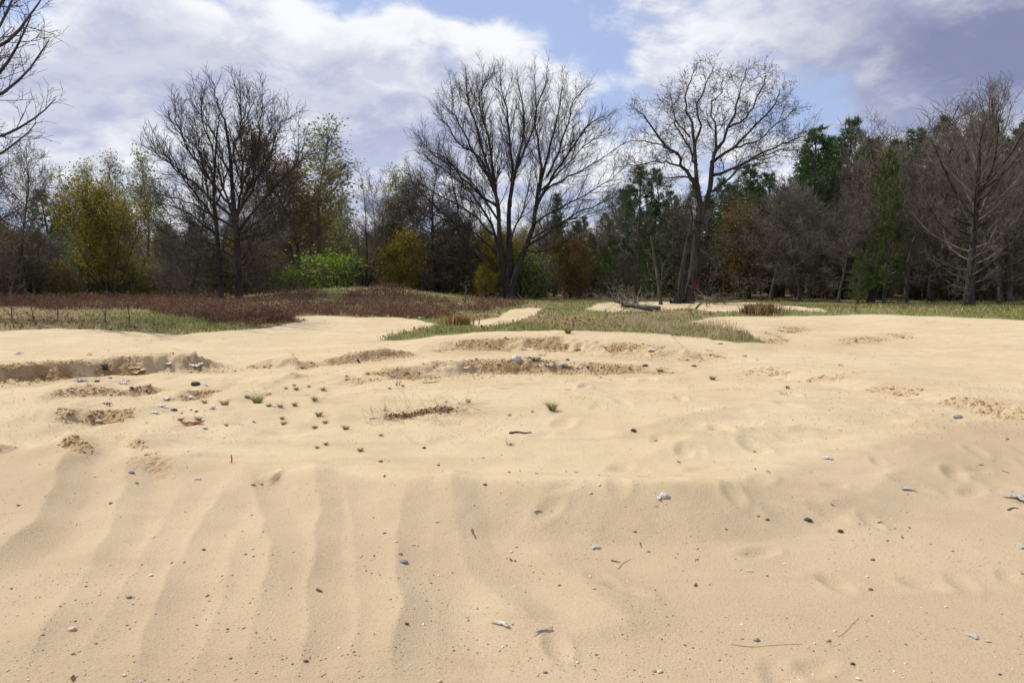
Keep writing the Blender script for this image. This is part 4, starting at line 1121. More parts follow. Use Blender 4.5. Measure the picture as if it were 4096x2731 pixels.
# ------------------------------------------------------------------ clods along the broken edges, gravel on the sand
ICO = None
def ico():
    t = (1 + 5 ** .5) / 2
    V = np.array([(-1, t, 0), (1, t, 0), (-1, -t, 0), (1, -t, 0), (0, -1, t), (0, 1, t), (0, -1, -t), (0, 1, -t), (t, 0, -1), (t, 0, 1), (-t, 0, -1), (-t, 0, 1)], float)
    V /= np.linalg.norm(V[0])
    F = np.array([(0, 11, 5), (0, 5, 1), (0, 1, 7), (0, 7, 10), (0, 10, 11), (1, 5, 9), (5, 11, 4), (11, 10, 2), (10, 7, 6), (7, 1, 8), (3, 9, 4), (3, 4, 2), (3, 2, 6), (3, 6, 8), (3, 8, 9), (4, 9, 5), (2, 4, 11), (6, 2, 10), (8, 6, 7), (9, 8, 1)])
    return V, F


def sub_ico(V, F, n):
    for _ in range(n):
        V = list(map(tuple, V)); cache = {}; G = []
        def mid(a, b):
            k = (min(a, b), max(a, b))
            if k not in cache:
                m_ = np.array(V[a]) + np.array(V[b]); V.append(tuple(m_ / np.linalg.norm(m_))); cache[k] = len(V) - 1
            return cache[k]
        for a, b, c in F:
            ab, bc, ca = mid(a, b), mid(b, c), mid(c, a); G += [(a, ab, ca), (b, bc, ab), (c, ca, bc), (ab, bc, ca)]
        V = np.array(V); F = np.array(G)
    return V, F


IV, IF = ico(); IV2, IF2 = sub_ico(IV, IF, 2)


OCT = (np.array([(1, 0, 0), (-1, 0, 0), (0, 1, 0), (0, -1, 0), (0, 0, 1), (0, 0, -1)], float), np.array([(0, 2, 4), (2, 1, 4), (1, 3, 4), (3, 0, 4), (2, 0, 5), (1, 2, 5), (3, 1, 5), (0, 3, 5)]))


def lumps(P, size, rs, squash=.6, jag=.22, form=None):
    BV, BF = form or (IV, IF); nv = len(BV)
    n = len(P); B = BV[None] * (1 + rs.normal(0, jag, (n, nv, 1)))
    B = B * (size[:, None, None] * rs.uniform(.7, 1.3, (n, 1, 3))) * np.array([1, 1, squash])
    a = rs.uniform(0, 6.28, n); ca, sa = np.cos(a)[:, None], np.sin(a)[:, None]
    X = B[:, :, 0] * ca - B[:, :, 1] * sa; Y = B[:, :, 0] * sa + B[:, :, 1] * ca
    V = np.stack([X, Y, B[:, :, 2]], 2) + P[:, None, :]
    F = BF[None] + (np.arange(n) * nv)[:, None, None]
    return V.reshape(-1, 3), F.reshape(-1, 3)


rs = np.random.default_rng(51)
cand_x, cand_y, _ = scatter(500000, 6.0, 30, 52, (-60, 1084))
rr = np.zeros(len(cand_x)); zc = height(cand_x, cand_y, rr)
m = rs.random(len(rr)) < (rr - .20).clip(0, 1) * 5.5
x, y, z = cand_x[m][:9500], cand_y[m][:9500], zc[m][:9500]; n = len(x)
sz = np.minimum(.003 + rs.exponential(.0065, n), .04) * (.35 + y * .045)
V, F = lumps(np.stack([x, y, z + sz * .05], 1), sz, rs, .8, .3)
tag(mesh_obj('sand_clods', V, F, M_CLOD, smooth=False), 'crumbled moist sand clods along the broken edges of the ruts', 'clods', None, 'stuff')

x, y, rs = scatter(12000, 2.6, 15, 53); m = (fbm(x / .55, y / .55, 3, 87) + .30 * rs.random(len(x)) > .10)
x, y = x[m], y[m]; n = len(x); sz = np.minimum(.0016 + rs.exponential(.0014, n), .010) * (1 + y * .04)
C = pick_cols(rs, n, [(.26, .22, .17), (.33, .26, .18), (.17, .15, .13), (.52, .46, .38), (.62, .56, .48), (.28, .18, .11), (.40, .32, .23)], .2)
V, F = lumps(np.stack([x, y, height(x, y) + sz * .1], 1), sz, rs, .65, .15, OCT)
M_PEB = leaf_material('pebble', 0.0, .8)
tag(mesh_obj('gravel', V, F, M_PEB, col=np.repeat(C, 6, 0)), 'fine scattered gravel and shell grit on the sand', 'gravel', None, 'stuff')

x, y, rs = scatter(13000, 6.5, 34, 57); m = ~veg_at(x, y) & (fbm(x / 1.5, y / 1.5, 3, 93) + .3 * rs.random(len(x)) > .05)
x, y = x[m], y[m]; n = len(x); P = np.stack([x, y, height(x, y) + .006], 1)
V, F, C = leaf_cards(P, rs.uniform(.008, .028, n) * (.25 + y * .055), rs, pick_cols(rs, n, [(.12, .075, .045), (.20, .12, .06), (.07, .05, .035), (.26, .17, .09)], .2), 2.4, 0.0)
tag(mesh_obj('leaf_debris', V, F, M_GRASS, smooth=False, col=C), 'small dark bits of leaf and twig strewn over the sand', 'debris', None, 'stuff')

#@@DETAILS@@
# ------------------------------------------------------------------ stones, litter, sticks and tufts lying on the sand
M_ST = {
    'grey': plain_material('stone_grey', (.22, .215, .20), (.15, .148, .145), .75, .3, 35),
    'dark': plain_material('stone_dark', (.085, .08, .078), (.05, .048, .05), .75, .3, 35),
    'tan': plain_material('stone_tan', (.33, .25, .165), (.22, .165, .11), .8, .25, 30),
    'cream': plain_material('stone_cream', (.58, .50, .38), (.42, .35, .26), .8, .25, 30),
    'white': plain_material('stone_white', (.60, .55, .47), (.46, .41, .34), .7, .3, 30),
    'blue': plain_material('stone_blue_grey', (.19, .195, .19), (.13, .135, .135), .7, .3, 30),
    'brown': plain_material('stone_brown', (.21, .115, .06), (.12, .065, .035), .8, .25, 30),
    'pink': plain_material('stone_pink', (.48, .31, .24), (.34, .22, .17), .8, .25, 30),
    'plum': plain_material('stone_plum', (.15, .09, .10), (.09, .055, .065), .8, .25, 30)}
M_PL = {
    'white': plain_material('plastic_white', (.64, .63, .60), (.52, .51, .48), .5, .35, 12, .25),
    'film': plain_material('plastic_film', (.66, .63, .58), (.56, .53, .48), .35, .5, 12, .45),
    'black': plain_material('plastic_black', (.018, .019, .022), (.03, .031, .036), .4, .5, 14),
    'grey': plain_material('plastic_grey', (.17, .175, .19), (.10, .105, .12), .5, .4, 14),
    'yellow': plain_material('wrapper_yellow', (.62, .38, .05), (.48, .28, .05), .5, .4, 14, .2),
    'orange': plain_material('plastic_orange', (.68, .16, .06), (.52, .12, .05), .5, .4, 14, .2),
    'red': plain_material('cloth_red', (.26, .03, .025), (.14, .025, .02), .8, .2, 20),
    'green': plain_material('plastic_green', (.06, .30, .05), (.05, .22, .04), .5, .4, 14),
    'card': plain_material('cardboard', (.46, .33, .20), (.36, .25, .15), .85, .2, 10),
    'paper': plain_material('paper_cream', (.66, .58, .43), (.52, .45, .33), .85, .2, 10, .15),
    'rag': plain_material('rag_grey_brown', (.26, .22, .18), (.14, .115, .095), .9, .1, 25),
    'leaf': plain_material('dry_leaf', (.15, .075, .04), (.08, .04, .022), .8, .2, 30, .15)}
M_STICK = bark_material('stick', (.07, .045, .032), (.16, .11, .08), 30)
M_REED = plain_material('reed', (.42, .33, .19), (.34, .26, .15), .8, .2, 30)

CROP = {'LM': (0, 275), 'CM': (325, 275), 'RM': (674, 275), 'LB': (0, 450), 'CB': (325, 450), 'RB': (674, 450), 'PX': (0, 0)}


def spot(crop, X, Y):
    ox, oy = CROP[crop]; k = 1.0 if crop == 'PX' else 6.72
    p = on_ground(ox + X / k, oy + Y / k); return p, p.y / FOC / k       # metres per crop pixel there


def vnoise3(V, f, seed):
    return (perlin(V[:, 0] * f + 3.1 * seed, V[:, 1] * f + V[:, 2] * f * .7, seed) + perlin(V[:, 1] * f - 1.7, V[:, 2] * f + V[:, 0] * f * .6, seed + 5)) * .5


_sd = [1000]
def seed():
    _sd[0] += 1; return _sd[0]


def stone(crop, X, Y, size, mat, label, group='stones lying on the sand', flat_=.62):
    p, m_ = spot(crop, X, Y); s = size * m_ * .5; sd_ = seed(); rs = np.random.default_rng(sd_)
    V = IV2 * (1 + .28 * vnoise3(IV2, .9, sd_)[:, None] + .10 * vnoise3(IV2, 2.4, sd_ + 9)[:, None])
    V = V * np.array([1, rs.uniform(.62, .85), flat_ * rs.uniform(.75, 1)]) * s
    o = mesh_obj('stone', V, IF2, M_ST[mat]); o.location = (p.x, p.y, p.z + s * flat_ * .38)
    o.rotation_euler = (rs.uniform(-.2, .2), rs.uniform(-.2, .2), rs.uniform(-.6, .6)); return tag(o, label, 'stone', group)


def shell_grid(n, m, P, thick):
    """closed thin sheet from an n x m grid of points"""
    A = P.reshape(n, m, 3); du = np.gradient(A, axis=0); dv = np.gradient(A, axis=1)
    N = np.cross(du, dv); N /= np.linalg.norm(N, axis=2, keepdims=True) + 1e-9
    V = np.concatenate([(A + N * thick * .5).reshape(-1, 3), (A - N * thick * .5).reshape(-1, 3)]); k = n * m
    i = np.arange(k).reshape(n, m)
    q = np.stack([i[:-1, :-1], i[1:, :-1], i[1:, 1:], i[:-1, 1:]], -1).reshape(-1, 4)
    F = [q, q[:, ::-1] + k]
    for e in (i[0], i[-1][::-1], i[::-1, 0], i[:, -1]):
        F.append(np.stack([e[:-1], e[1:], e[1:] + k, e[:-1] + k], 1))
    return V, np.concatenate(F)


def film(crop, X, Y, wide, tall, mat, label, name='plastic_scrap', cat='litter', crumple=.25, rz=None, tilt=.35, group='litter scattered on the sand', stand=0.0):
    """a torn, crumpled sheet; wide/tall in crop pixels as it is seen"""
    p, m_ = spot(crop, X, Y); w = wide * m_ * .5; l = max(tall * m_ * .9, w * .16); sd_ = seed(); rs = np.random.default_rng(sd_)
    n = 9; a = np.linspace(-1, 1, n); U, Vv = np.meshgrid(a, a, indexing='ij')
    ang = np.arctan2(Vv, U); rad = np.maximum(np.abs(U), np.abs(Vv))
    k = 1 + .28 * np.sin(ang * 3 + rs.uniform(0, 6)) * rad + .16 * np.sin(ang * 7 + rs.uniform(0, 6)) * rad
    x = U * k * w; y = Vv * k * l
    f = 1.6
    zc = np.abs(perlin(U * f + sd_, Vv * f, sd_)) + .5 * np.abs(perlin(U * f * 2.3, Vv * f * 2.3 + sd_, sd_ + 3))
    z = zc * crumple * 2.0 * w + (Vv + 1) * .5 * tilt * l
    x = x + perlin(U * 2, Vv * 2, sd_ + 7) * w * .25; y = y + perlin(U * 2, Vv * 2, sd_ + 8) * l * .25
    V, F = shell_grid(n, n, np.stack([x, y, z], -1).reshape(-1, 3), max(.0012, w * .012))
    o = mesh_obj(name, V, F, M_PL[mat], smooth=False); o.location = (p.x, p.y, p.z + .004); o.rotation_euler = (stand, 0, rs.uniform(-.5, .5) if rz is None else rz)
    return tag(o, label, cat, group)


def bag(crop, X, Y, size, mat, label, name='plastic_bag', cat='bag', flat_=.6, group='litter scattered on the sand', tail=None):
    p, m_ = spot(crop, X, Y); s = size * m_ * .5; sd_ = seed(); rs = np.random.default_rng(sd_)
    B, F = sub_ico(IV2, IF2, 1)
    r = 1 + .5 * vnoise3(B, .8, sd_) + .45 * np.abs(vnoise3(B, 2.6, sd_ + 4)) - .15 + .25 * np.abs(vnoise3(B, 5.5, sd_ + 6))
    V = B * r[:, None] * np.array([1, .7, flat_]) * s
    if tail:
        body = empty(name, (p.x, p.y, p.z + s * flat_ * .35)); mesh_obj('body', V, F, M_PL[mat], body, smooth=False)
        tp, _ = walk((s * .6, 0, -s * .1), (1, -.1, -.05), tail * m_, 7, .18, 0, random.Random(sd_))
        tp = [(a, b, max(c, -s * flat_ * .3)) for a, b, c in tp]
        Vt, Ft = tubes([(tp, [s * .22, s * .17, s * .10, s * .13, s * .07, s * .10, s * .05, s * .03], 6)]); mesh_obj('tail', Vt, Ft, M_PL[mat], body, smooth=False)
        return tag(body, label, cat, group)
    o = mesh_obj(name, V, F, M_PL[mat], smooth=False); o.location = (p.x, p.y, p.z + s * flat_ * .35); o.rotation_euler = (0, 0, rs.uniform(-.4, .4))
    return tag(o, label, cat, group)


def stick(crop, pix, r, mat, label, name='stick', cat='stick', group='sticks and stalks on the sand', twig_n=0):
    pts = []
    for X, Y in pix:
        p, m_ = spot(crop, X, Y); pts.append(p + Vector((0, 0, r * .7)))
    base = pts[0].copy(); rel = smooth_path([q - base for q in pts], 8); rng = random.Random(seed())
    br = [(rel, taper(r, r * .45, 9), 6)]
    for _ in range(twig_n):
        q, tn = lerp_pts(rel, rng.uniform(.3, .9)); l = path_len(rel) * rng.uniform(.12, .25)
        wp, _ = walk(q, norm3((tn[0] + rng.uniform(-.6, .6), tn[1] + rng.uniform(-.6, .6), .15)), l, 4, .1, 0, rng); br.append((wp, taper(r * .5, r * .25, 5), 5))
    V, F = tubes(br); o = mesh_obj(name, V, F, mat); o.location = base
    return tag(o, label, cat, group)


def upright(crop, X, Y, tall, r, mat, label, lean=(0, 0), name='stick', cat='stick', group='sticks and stalks on the sand'):
    p, m_ = spot(crop, X, Y); pts, _ = walk((0, 0, -.02), norm3((lean[0], lean[1], 1)), tall * m_, 5, .05, 0, random.Random(seed()))
    V, F = tubes([(pts, taper(r, r * .6, 6), 6)]); o = mesh_obj(name, V, F, mat); o.location = p; return tag(o, label, cat, group)


def leaf(crop, X, Y, size, label, mat='leaf'):
    p, m_ = spot(crop, X, Y); s = size * m_ * .5; rs = np.random.default_rng(seed())
    n, k = 9, 5; U, Vv = np.meshgrid(np.linspace(-1, 1, n), np.linspace(-1, 1, k), indexing='ij')
    wv = (1 - U ** 2) ** .7 * (.42 + .12 * np.cos(U * 11)) + .02
    x = U * s; y = Vv * wv * s; z = (.35 * np.abs(Vv) * wv + .22 * U ** 2 + .06 * np.sin(U * 5)) * s
    V, F = shell_grid(n, k, np.stack([x, y, z], -1).reshape(-1, 3), .0012)
    o = mesh_obj('dead_leaf', V, F, M_PL[mat], smooth=False); o.location = (p.x, p.y, p.z + .004); o.rotation_euler = (rs.uniform(-.3, .3), rs.uniform(-.3, .3), rs.uniform(0, 6.28))
    return tag(o, label, 'leaf', 'dead leaves lying on the sand')


def tuft(crop, X, Y, wide, label, green=1.0, tallk=.62, group='grass tufts growing on the sand'):
    p, m_ = spot(crop, X, Y); s = wide * m_ * .5; rs = np.random.default_rng(seed()); n = int(45 + min(110, s * 700))
    root = empty('grass_tuft', p, label, 'grass tuft', group)
    def part(nm, n_, pal, hk, lean):
        a = rs.uniform(0, 6.28, n_); r = s * .34 * np.sqrt(rs.random(n_)); bx, by = r * np.cos(a), r * np.sin(a) * .7
        h = s * 2 * hk * rs.uniform(.5, 1.1, n_); out_ = lean * h * rs.uniform(.3, 1, n_); a2 = a + rs.normal(0, .5, n_)
        dx, dy = np.cos(a2) * out_, np.sin(a2) * out_; w = np.maximum(.0018, p.y * .00022); b = rs.uniform(0, 6.28, n_); wx, wy = np.cos(b) * w, np.sin(b) * w
        zg = height(bx + p.x, by + p.y) - p.z - .004; zz_ = np.zeros(n_)
        V = np.stack([np.stack([bx - wx, by - wy, zg], 1), np.stack([bx + wx, by + wy, zg], 1), np.stack([bx + dx * .4 + wx * .8, by + dy * .4 + wy * .8, zg + h * .6], 1),
                      np.stack([bx + dx * .4 - wx * .8, by + dy * .4 - wy * .8, zg + h * .6], 1), np.stack([bx + dx, by + dy, zg + h * .92], 1)], 1).reshape(-1, 3)
        i = np.arange(n_)[:, None] * 5
        mesh_obj(nm, V, [np.concatenate([i, i + 1, i + 2, i + 3], 1), np.concatenate([i + 3, i + 2, i + 4], 1)], M_GRASS, root, smooth=False, col=np.repeat(pick_cols(rs, n_, pal), 5, 0))['kind'] = 'stuff'
    part('blades', int(n * green * rs.uniform(.6, 1.1)), [(.17, .20, .035), (.13, .17, .03), (.24, .24, .06)], tallk * rs.uniform(.75, 1.15), rs.uniform(1.0, 1.6))
    part('dry_blades', int(n * (1.05 - green) + n * rs.uniform(.3, .8)), [(.40, .32, .18), (.28, .21, .12)], tallk * rs.uniform(.5, 1.0), rs.uniform(1.0, 1.8))
    return root


# --- stones
ST = [
    ('CB', 533, 752, 64, 'grey', 'smooth oval grey stone, the largest alone on the foreground sand'), ('CB', 505, 695, 36, 'tan', 'tan stone just above the smooth oval grey stone'),
    ('CB', 478, 615, 27, 'cream', 'cream pebble second above the smooth oval grey stone'), ('CB', 400, 556, 30, 'tan', 'brownish pebble at the top of the short line above the oval grey stone'),
    ('CB', 595, 636, 24, 'cream', 'pale chip right of the line of pebbles above the oval stone'), ('LB', 485, 1205, 56, 'cream', 'large beige stone casting a dark shadow in the lower left sand'),
    ('LB', 1015, 843, 36, 'white', 'whitish stone in the left foreground ripples'), ('LB', 870, 990, 36, 'blue', 'blue-grey flat stone below the whitish stone'),
    ('LB', 1650, 698, 22, 'blue', 'blue-grey pebble, left of a pair between two sand ridges'), ('LB', 1705, 712, 20, 'blue', 'blue-grey pebble, right of a pair between two sand ridges'),
    ('LB', 1695, 663, 26, 'cream', 'cream pebble just above a pair of blue-grey pebbles'), ('LB', 1370, 668, 28, 'brown', 'brown pebble on a ridge flank in the left foreground'),
    ('LB', 1155, 755, 20, 'dark', 'dark pebble left of a ridge crest in the left foreground'), ('LB', 885, 152, 40, 'grey', 'grey-brown stone at the head of the left ripples'),
    ('LB', 918, 220, 28, 'grey', 'smaller grey stone right below the grey-brown one'), ('LB', 1700, 232, 32, 'tan', 'tan stone where the ripples meet the rut'),
    ('LB', 1757, 228, 26, 'tan', 'tan pebble close beside the stone at the ripple heads'), ('LB', 2055, 1415, 34, 'plum', 'purplish stone near the bottom, left of centre'),
    ('LB', 115, 1107, 24, 'white', 'white chip close to the left edge of the foreground'), ('LB', 835, 1510, 34, 'cream', 'speckled pale stone at the bottom left edge'),
    ('LB', 190, 1542, 24, 'cream', 'cream pebble in the bottom left corner'), ('LB', 1240, 750, 18, 'grey', 'small grey pebble on the middle left ridge'),
    ('LB', 745, 357, 26, 'brown', 'brown lump in the upper left ripples'), ('LB', 125, 370, 24, 'brown', 'rusty pebble near the left edge among ripples'),
    ('CB', 548, 1165, 32, 'dark', 'dark brown stone below the oval grey stone'), ('CB', 770, 1550, 32, 'cream', 'cream stone cut by the bottom edge left of centre'),
    ('CB', 2250, 1488, 44, 'cream', 'cream stone with a dark shadow near the bottom, right of centre'), ('CB', 1195, 1320, 22, 'white', 'bright white chip under the two torn plastic strips'),
    ('CB', 1573, 905, 26, 'tan', 'ochre pebble in the middle of the foreground'), ('CB', 1255, 680, 26, 'white', 'white pebble right of the dark crooked twig'),
    ('CB', 2175, 680, 22, 'blue', 'greenish grey pebble beside the crossed thin twigs'), ('CB', 1075, 230, 28, 'brown', 'brown stone on the near bank of the rut'),
    ('CB', 1845, 235, 22, 'white', 'round white stone on the bank of the rut'), ('CB', 1788, 287, 24, 'cream', 'cream pebble under the round white stone on the bank'),
    ('CB', 1810, 930, 26, 'pink', 'pinkish pebble right of the ochre pebble'), ('CB', 2080, 545, 26, 'tan', 'tan lump above the crossed thin twigs'),
    ('CB', 855, 822, 18, 'tan', 'tan pebble on the crest of the middle ridge'), ('CB', 712, 890, 18, 'brown', 'reddish pebble right of the oval grey stone'),
    ('RM', 1910, 960, 62, 'grey', 'large pale grey stone near the right edge beyond the rut'), ('RM', 540, 1185, 24, 'blue', 'blue-grey stone on the bright sand beyond the near bank'),
    ('RM', 2240, 1100, 22, 'brown', 'brick-red chip at the right edge beyond the rut'), ('RM', 820, 597, 16, 'white', 'white chip on the slope right of the grass tip'),
    ('RM', 1213, 560, 18, 'white', 'white chip high on the right-hand slope'), ('RB', 625, 465, 36, 'grey', 'grey stone left of the black scrap on the right'),
    ('RB', 565, 440, 24, 'tan', 'brown pebble left above the grey stone on the right'), ('RB', 352, 530, 18, 'dark', 'dark pebble in the gravelly patch right of centre'),
    ('RB', 1430, 605, 28, 'pink', 'pink stone in the right foreground'), ('RB', 1335, 735, 32, 'brown', 'rusty stone below the pink stone'),
    ('RB', 1828, 1053, 28, 'white', 'round white pebble low on the right'), ('RB', 1320, 935, 32, 'brown', 'dark brown stone in the right foreground'),
    ('RB', 553, 1275, 46, 'blue', 'pale blue-grey stone beside the long dry reed'), ('RB', 1040, 1280, 38, 'tan', 'two-toned tan stone right of the long dry reed'),
    ('RB', 1080, 1215, 26, 'cream', 'cream shell-like chip above the two-toned stone'), ('RB', 1200, 1435, 36, 'dark', 'dark grey stone near the bottom on the right'),
    ('RB', 1240, 1535, 38, 'cream', 'cream stone at the bottom edge on the right'), ('RB', 1555, 1300, 22, 'grey', 'grey pebble right of the two-toned stone'),
    ('RB', 1330, 1110, 18, 'dark', 'dark pebble above the two-toned stone'), ('RB', 2190, 1505, 26, 'dark', 'dark pebble in the bottom right corner'),
    ('RB', 460, 1265, 22, 'tan', 'tan pebble left of the pale blue-grey stone'), ('RB', 480, 690, 18, 'pink', 'pinkish pebble at the left of the right foreground'),
    ('RB', 1300, 848, 20, 'white', 'white chip above the dark brown stone'), ('RB', 240, 902, 18, 'blue', 'small blue-grey pebble left on the right foreground'),
    ('RB', 625, 842, 18, 'brown', 'orange-brown pebble beside the white rectangular chip'),
    ('CM', 665, 1160, 30, 'dark', 'dark slate piece left of the grey dusty patch'), ('CM', 375, 1252, 30, 'dark', 'black stone below the lone green tuft'),
    ('CM', 1852, 687, 22, 'tan', 'ochre stone on the bright middle sand'), ('CM', 1393, 917, 22, 'grey', 'grey stone left of the large tuft on the island'),
    ('CM', 1060, 1225, 24, 'cream', 'pale stone on the bright sand before the near bank'), ('CM', 762, 1277, 22, 'brown', 'reddish brown pebble under the grey dusty patch'),
    ('CM', 728, 617, 22, 'tan', 'tan lump stuck in the middle scarp'),
]
for a in ST: stone(*a)

# --- bags, films and other litter
bag('LM', 697, 622, 62, 'black', 'crumpled black plastic bag stuck in the left scarp', flat_=.75)
bag('LM', 1312, 735, 66, 'black', 'black plastic bag with a long twisted tail lying in the left rut', flat_=.55, tail=110)
film('LM', 545, 712, 70, 20, 'grey', 'grey and silver plastic scrap below the left scarp')
bag('LM', 652, 716, 30, 'black', 'small black plastic knot right of the silver scrap', 'plastic_scrap', 'litter', .7)
bag('LM', 742, 692, 24, 'black', 'tiny black scrap just below the crumpled black bag', 'plastic_scrap', 'litter')
film('LM', 905, 622, 56, 22, 'paper', 'cream cardboard flap lying on the broken box', 'cardboard_piece', 'cardboard', .08)
film('LM', 928, 655, 80, 34, 'card', 'brown broken cardboard box piece in the left rut', 'cardboard_piece', 'cardboard', .10, rz=-.5, tilt=.7)
film('LM', 962, 636, 34, 16, 'yellow', 'yellow wrapper between the cardboard and the white scraps', 'wrapper', 'wrapper')
bag('LM', 996, 662, 24, 'orange', 'small orange wrapper right of the cardboard box piece', 'wrapper', 'wrapper')
bag('LM', 1050, 649, 16, 'white', 'small white foam lump right of the orange wrapper', 'foam_lump', 'litter')
film('LM', 1122, 602, 62, 26, 'white', 'torn white plastic caught under the dark scarp edge')
film('LM', 1320, 616, 62, 34, 'white', 'crumpled white papers at the end of the dark scarp', 'paper_scrap', 'paper', .4)
film('LM', 1272, 652, 46, 12, 'film', 'flat pale film just below the crumpled white papers')
film('LM', 832, 733, 50, 30, 'film', 'clear wrapper with a red tint in the left rut', 'wrapper', 'wrapper', .4)
film('LM', 898, 769, 50, 12, 'black', 'flat black scrap under the clear wrapper', crumple=.4)
bag('LM', 983, 775, 22, 'black', 'little black scrap right of the flat black scrap', 'plastic_scrap', 'litter')
film('LM', 478, 778, 40, 10, 'film', 'pale bottle fragment near the left side of the rut')
film('LM', 602, 535, 24, 26, 'yellow', 'yellow leaf-like wrapper on the flat sand above the left scarp', 'wrapper', 'wrapper')
film('LM', 125, 528, 36, 28, 'film', 'white translucent scrap on the flat sand at far left')
film('LM', 1118, 833, 36, 20, 'white', 'white crumpled tissue, upper left of four', crumple=.4)
film('LM', 1280, 825, 36, 14, 'white', 'white crumpled tissue, rightmost of four below the tailed bag', crumple=.35)
film('LM', 1090, 883, 46, 20, 'white', 'white crumpled tissue, the widest of four', crumple=.4)
film('LM', 1040, 925, 36, 16, 'white', 'white crumpled tissue, lowest of four', crumple=.35)
film('LM', 725, 875, 48, 14, 'black', 'dark torn scrap in the left hollow', crumple=.45)
bag('LM', 1168, 908, 44, 'black', 'black torn bag piece below the white tissues', 'plastic_scrap', 'litter', .5)
film('LM', 602, 944, 34, 20, 'yellow', 'tan-yellow scrap above the white bag on the left', crumple=.4)
bag('LM', 665, 981, 50, 'white', 'peaked white plastic bag on the left sand', flat_=.5)
bag('LM', 1662, 822, 34, 'grey', 'grey plastic rag caught above the large tuft', 'plastic_scrap', 'litter', .8)
bag('LM', 1978, 740, 32, 'grey', 'grey crumpled scrap among the upper tufts', 'plastic_scrap', 'litter', .4)
film('LM', 1802, 800, 36, 14, 'yellow', 'orange-yellow scrap above the tufts', crumple=.3)
film('LM', 1300, 1000, 118, 22, 'red', 'long dark red cloth strip in the littered hollow', 'cloth_strip', 'cloth', .12)
bag('LM', 1322, 916, 24, 'red', 'small bright red cap above the red cloth strip', 'red_lump', 'litter')
film('LM', 1430, 898, 24, 22, 'grey', 'dark blue-grey scrap left of the large tuft', crumple=.3)
bag('LM', 1285, 905, 20, 'black', 'black scrap just left of the small red cap', 'plastic_scrap', 'litter')
film('LM', 1380, 1032, 28, 10, 'grey', 'bluish scrap below the red cloth strip')
film('LM', 1215, 975, 40, 16, 'leaf', 'brown rag at the left end of the red cloth strip', 'rag', 'cloth', .3)
film('LM', 1840, 880, 26, 14, 'white', 'white scrap under the large tuft')
film('LM', 862, 920, 18, 12, 'white', 'white chip in the middle of the left hollow')
bag('LM', 2030, 622, 26, 'black', 'small spiky black scrap right of the smooth left scarp', 'plastic_scrap', 'litter', .4)
p, m_ = spot('LM', 1549, 1262)
V, F = shell_grid(9, 3, np.stack([np.outer(.12 * np.sin(np.linspace(0, 3, 9)), np.ones(3)) * .08 + np.outer(np.ones(9), [-.006, 0, .006]), np.outer(np.linspace(0, .012, 9), np.ones(3)) + np.outer(np.ones(9), [0, .003, 0]), np.outer(np.linspace(-.02, 58 * m_, 9), np.ones(3))], -1).reshape(-1, 3), .002)
o = mesh_obj('marker_strip', V, F, M_PL['orange'], smooth=False); o.location = p; tag(o, 'upright orange plastic strip stuck in the sand', 'plastic strip', 'litter scattered on the sand')
film('LM', 1328, 1370, 42, 12, 'film', 'silver-white chip between the left ripples', crumple=.15)

bag('CM', 1290, 566, 74, 'white', 'largest crumpled white plastic sheet in the middle scarp', 'plastic_sheet', 'plastic sheet', .62)
film('CM', 1345, 556, 40, 22, 'film', 'thin clear end of film at the right of the largest white sheet')
film('CM', 1408, 574, 66, 30, 'rag', 'grey-brown rag right of the largest white sheet', 'rag', 'cloth', .45)
film('CM', 1460, 540, 48, 16, 'paper', 'beige paper piece above the grey-brown rag', 'paper_scrap', 'paper', .35)
bag('CM', 1452, 612, 44, 'white', 'white bottle-like plastic piece at the foot of the middle scarp', 'plastic_bottle', 'litter', .5)
film('CM', 1500, 612, 66, 18, 'film', 'clear plastic sheet beside the white bottle-like piece', crumple=.4)
bag('CM', 1600, 613, 56, 'grey', 'dark tangled net of plastic at the foot of the middle scarp', 'plastic_scrap', 'litter', .55)
film('CM', 1640, 614, 34, 12, 'yellow', 'orange-yellow wrapper right of the tangled plastic', 'wrapper', 'wrapper', .4)
bag('CM', 1643, 626, 13, 'red', 'tiny red cap under the orange-yellow wrapper', 'red_lump', 'litter')
film('CM', 1692, 620, 24, 10, 'white', 'small white scrap right of the tiny red cap')
bag('CM', 1765, 618, 22, 'black', 'black lump right of the small white scrap', 'plastic_scrap', 'litter', .8)
film('CM', 942, 628, 52, 14, 'white', 'flat white scrap at the foot of the left part of the middle scarp')
film('CM', 2190, 508, 44, 14, 'white', 'white paper on the right shoulder of the sand mound', 'paper_scrap', 'paper', .3)
film('CM', 1330, 499, 46, 7, 'white', 'thin white strip on the ledge between the two middle scarps')
film('CM', 1698, 506, 36, 10, 'leaf', 'dark brown bark flake on the ledge', 'bark_flake', 'bark', .3)
film('CM', 1880, 486, 14, 18, 'leaf', 'small dark flake on the upper scarp', 'bark_flake', 'bark', .3)
bag('CM', 2150, 610, 46, 'black', 'black cloth scrap left of the tuft on the rut edge', 'plastic_scrap', 'litter', .4)
bag('CM', 1630, 570, 30, 'black', 'dark charred lump above the tangled plastic', 'charred_lump', 'litter', .5)
bag('CM', 2072, 1048, 38, 'black', 'black crumpled scrap on the bright sand before the near bank', 'plastic_scrap', 'litter', .8)
bag('CM', 2222, 1112, 24, 'yellow', 'amber bottle fragment right of the black crumpled scrap', 'glass_fragment', 'glass', .7)
film('CM', 318, 960, 24, 22, 'white', 'white tissue at the left of the dry leaf pile', crumple=.4)
film('CM', 640, 292, 26, 24, 'white', 'white bag caught at the edge of the red-brown heath', 'plastic_bag', 'bag', .4)
film('CM', 815, 855, 16, 12, 'black', 'tiny black scrap above the dry leaf pile')
film('CM', 1240, 940, 18, 16, 'grey', 'curled grey strip left of the large island tuft')
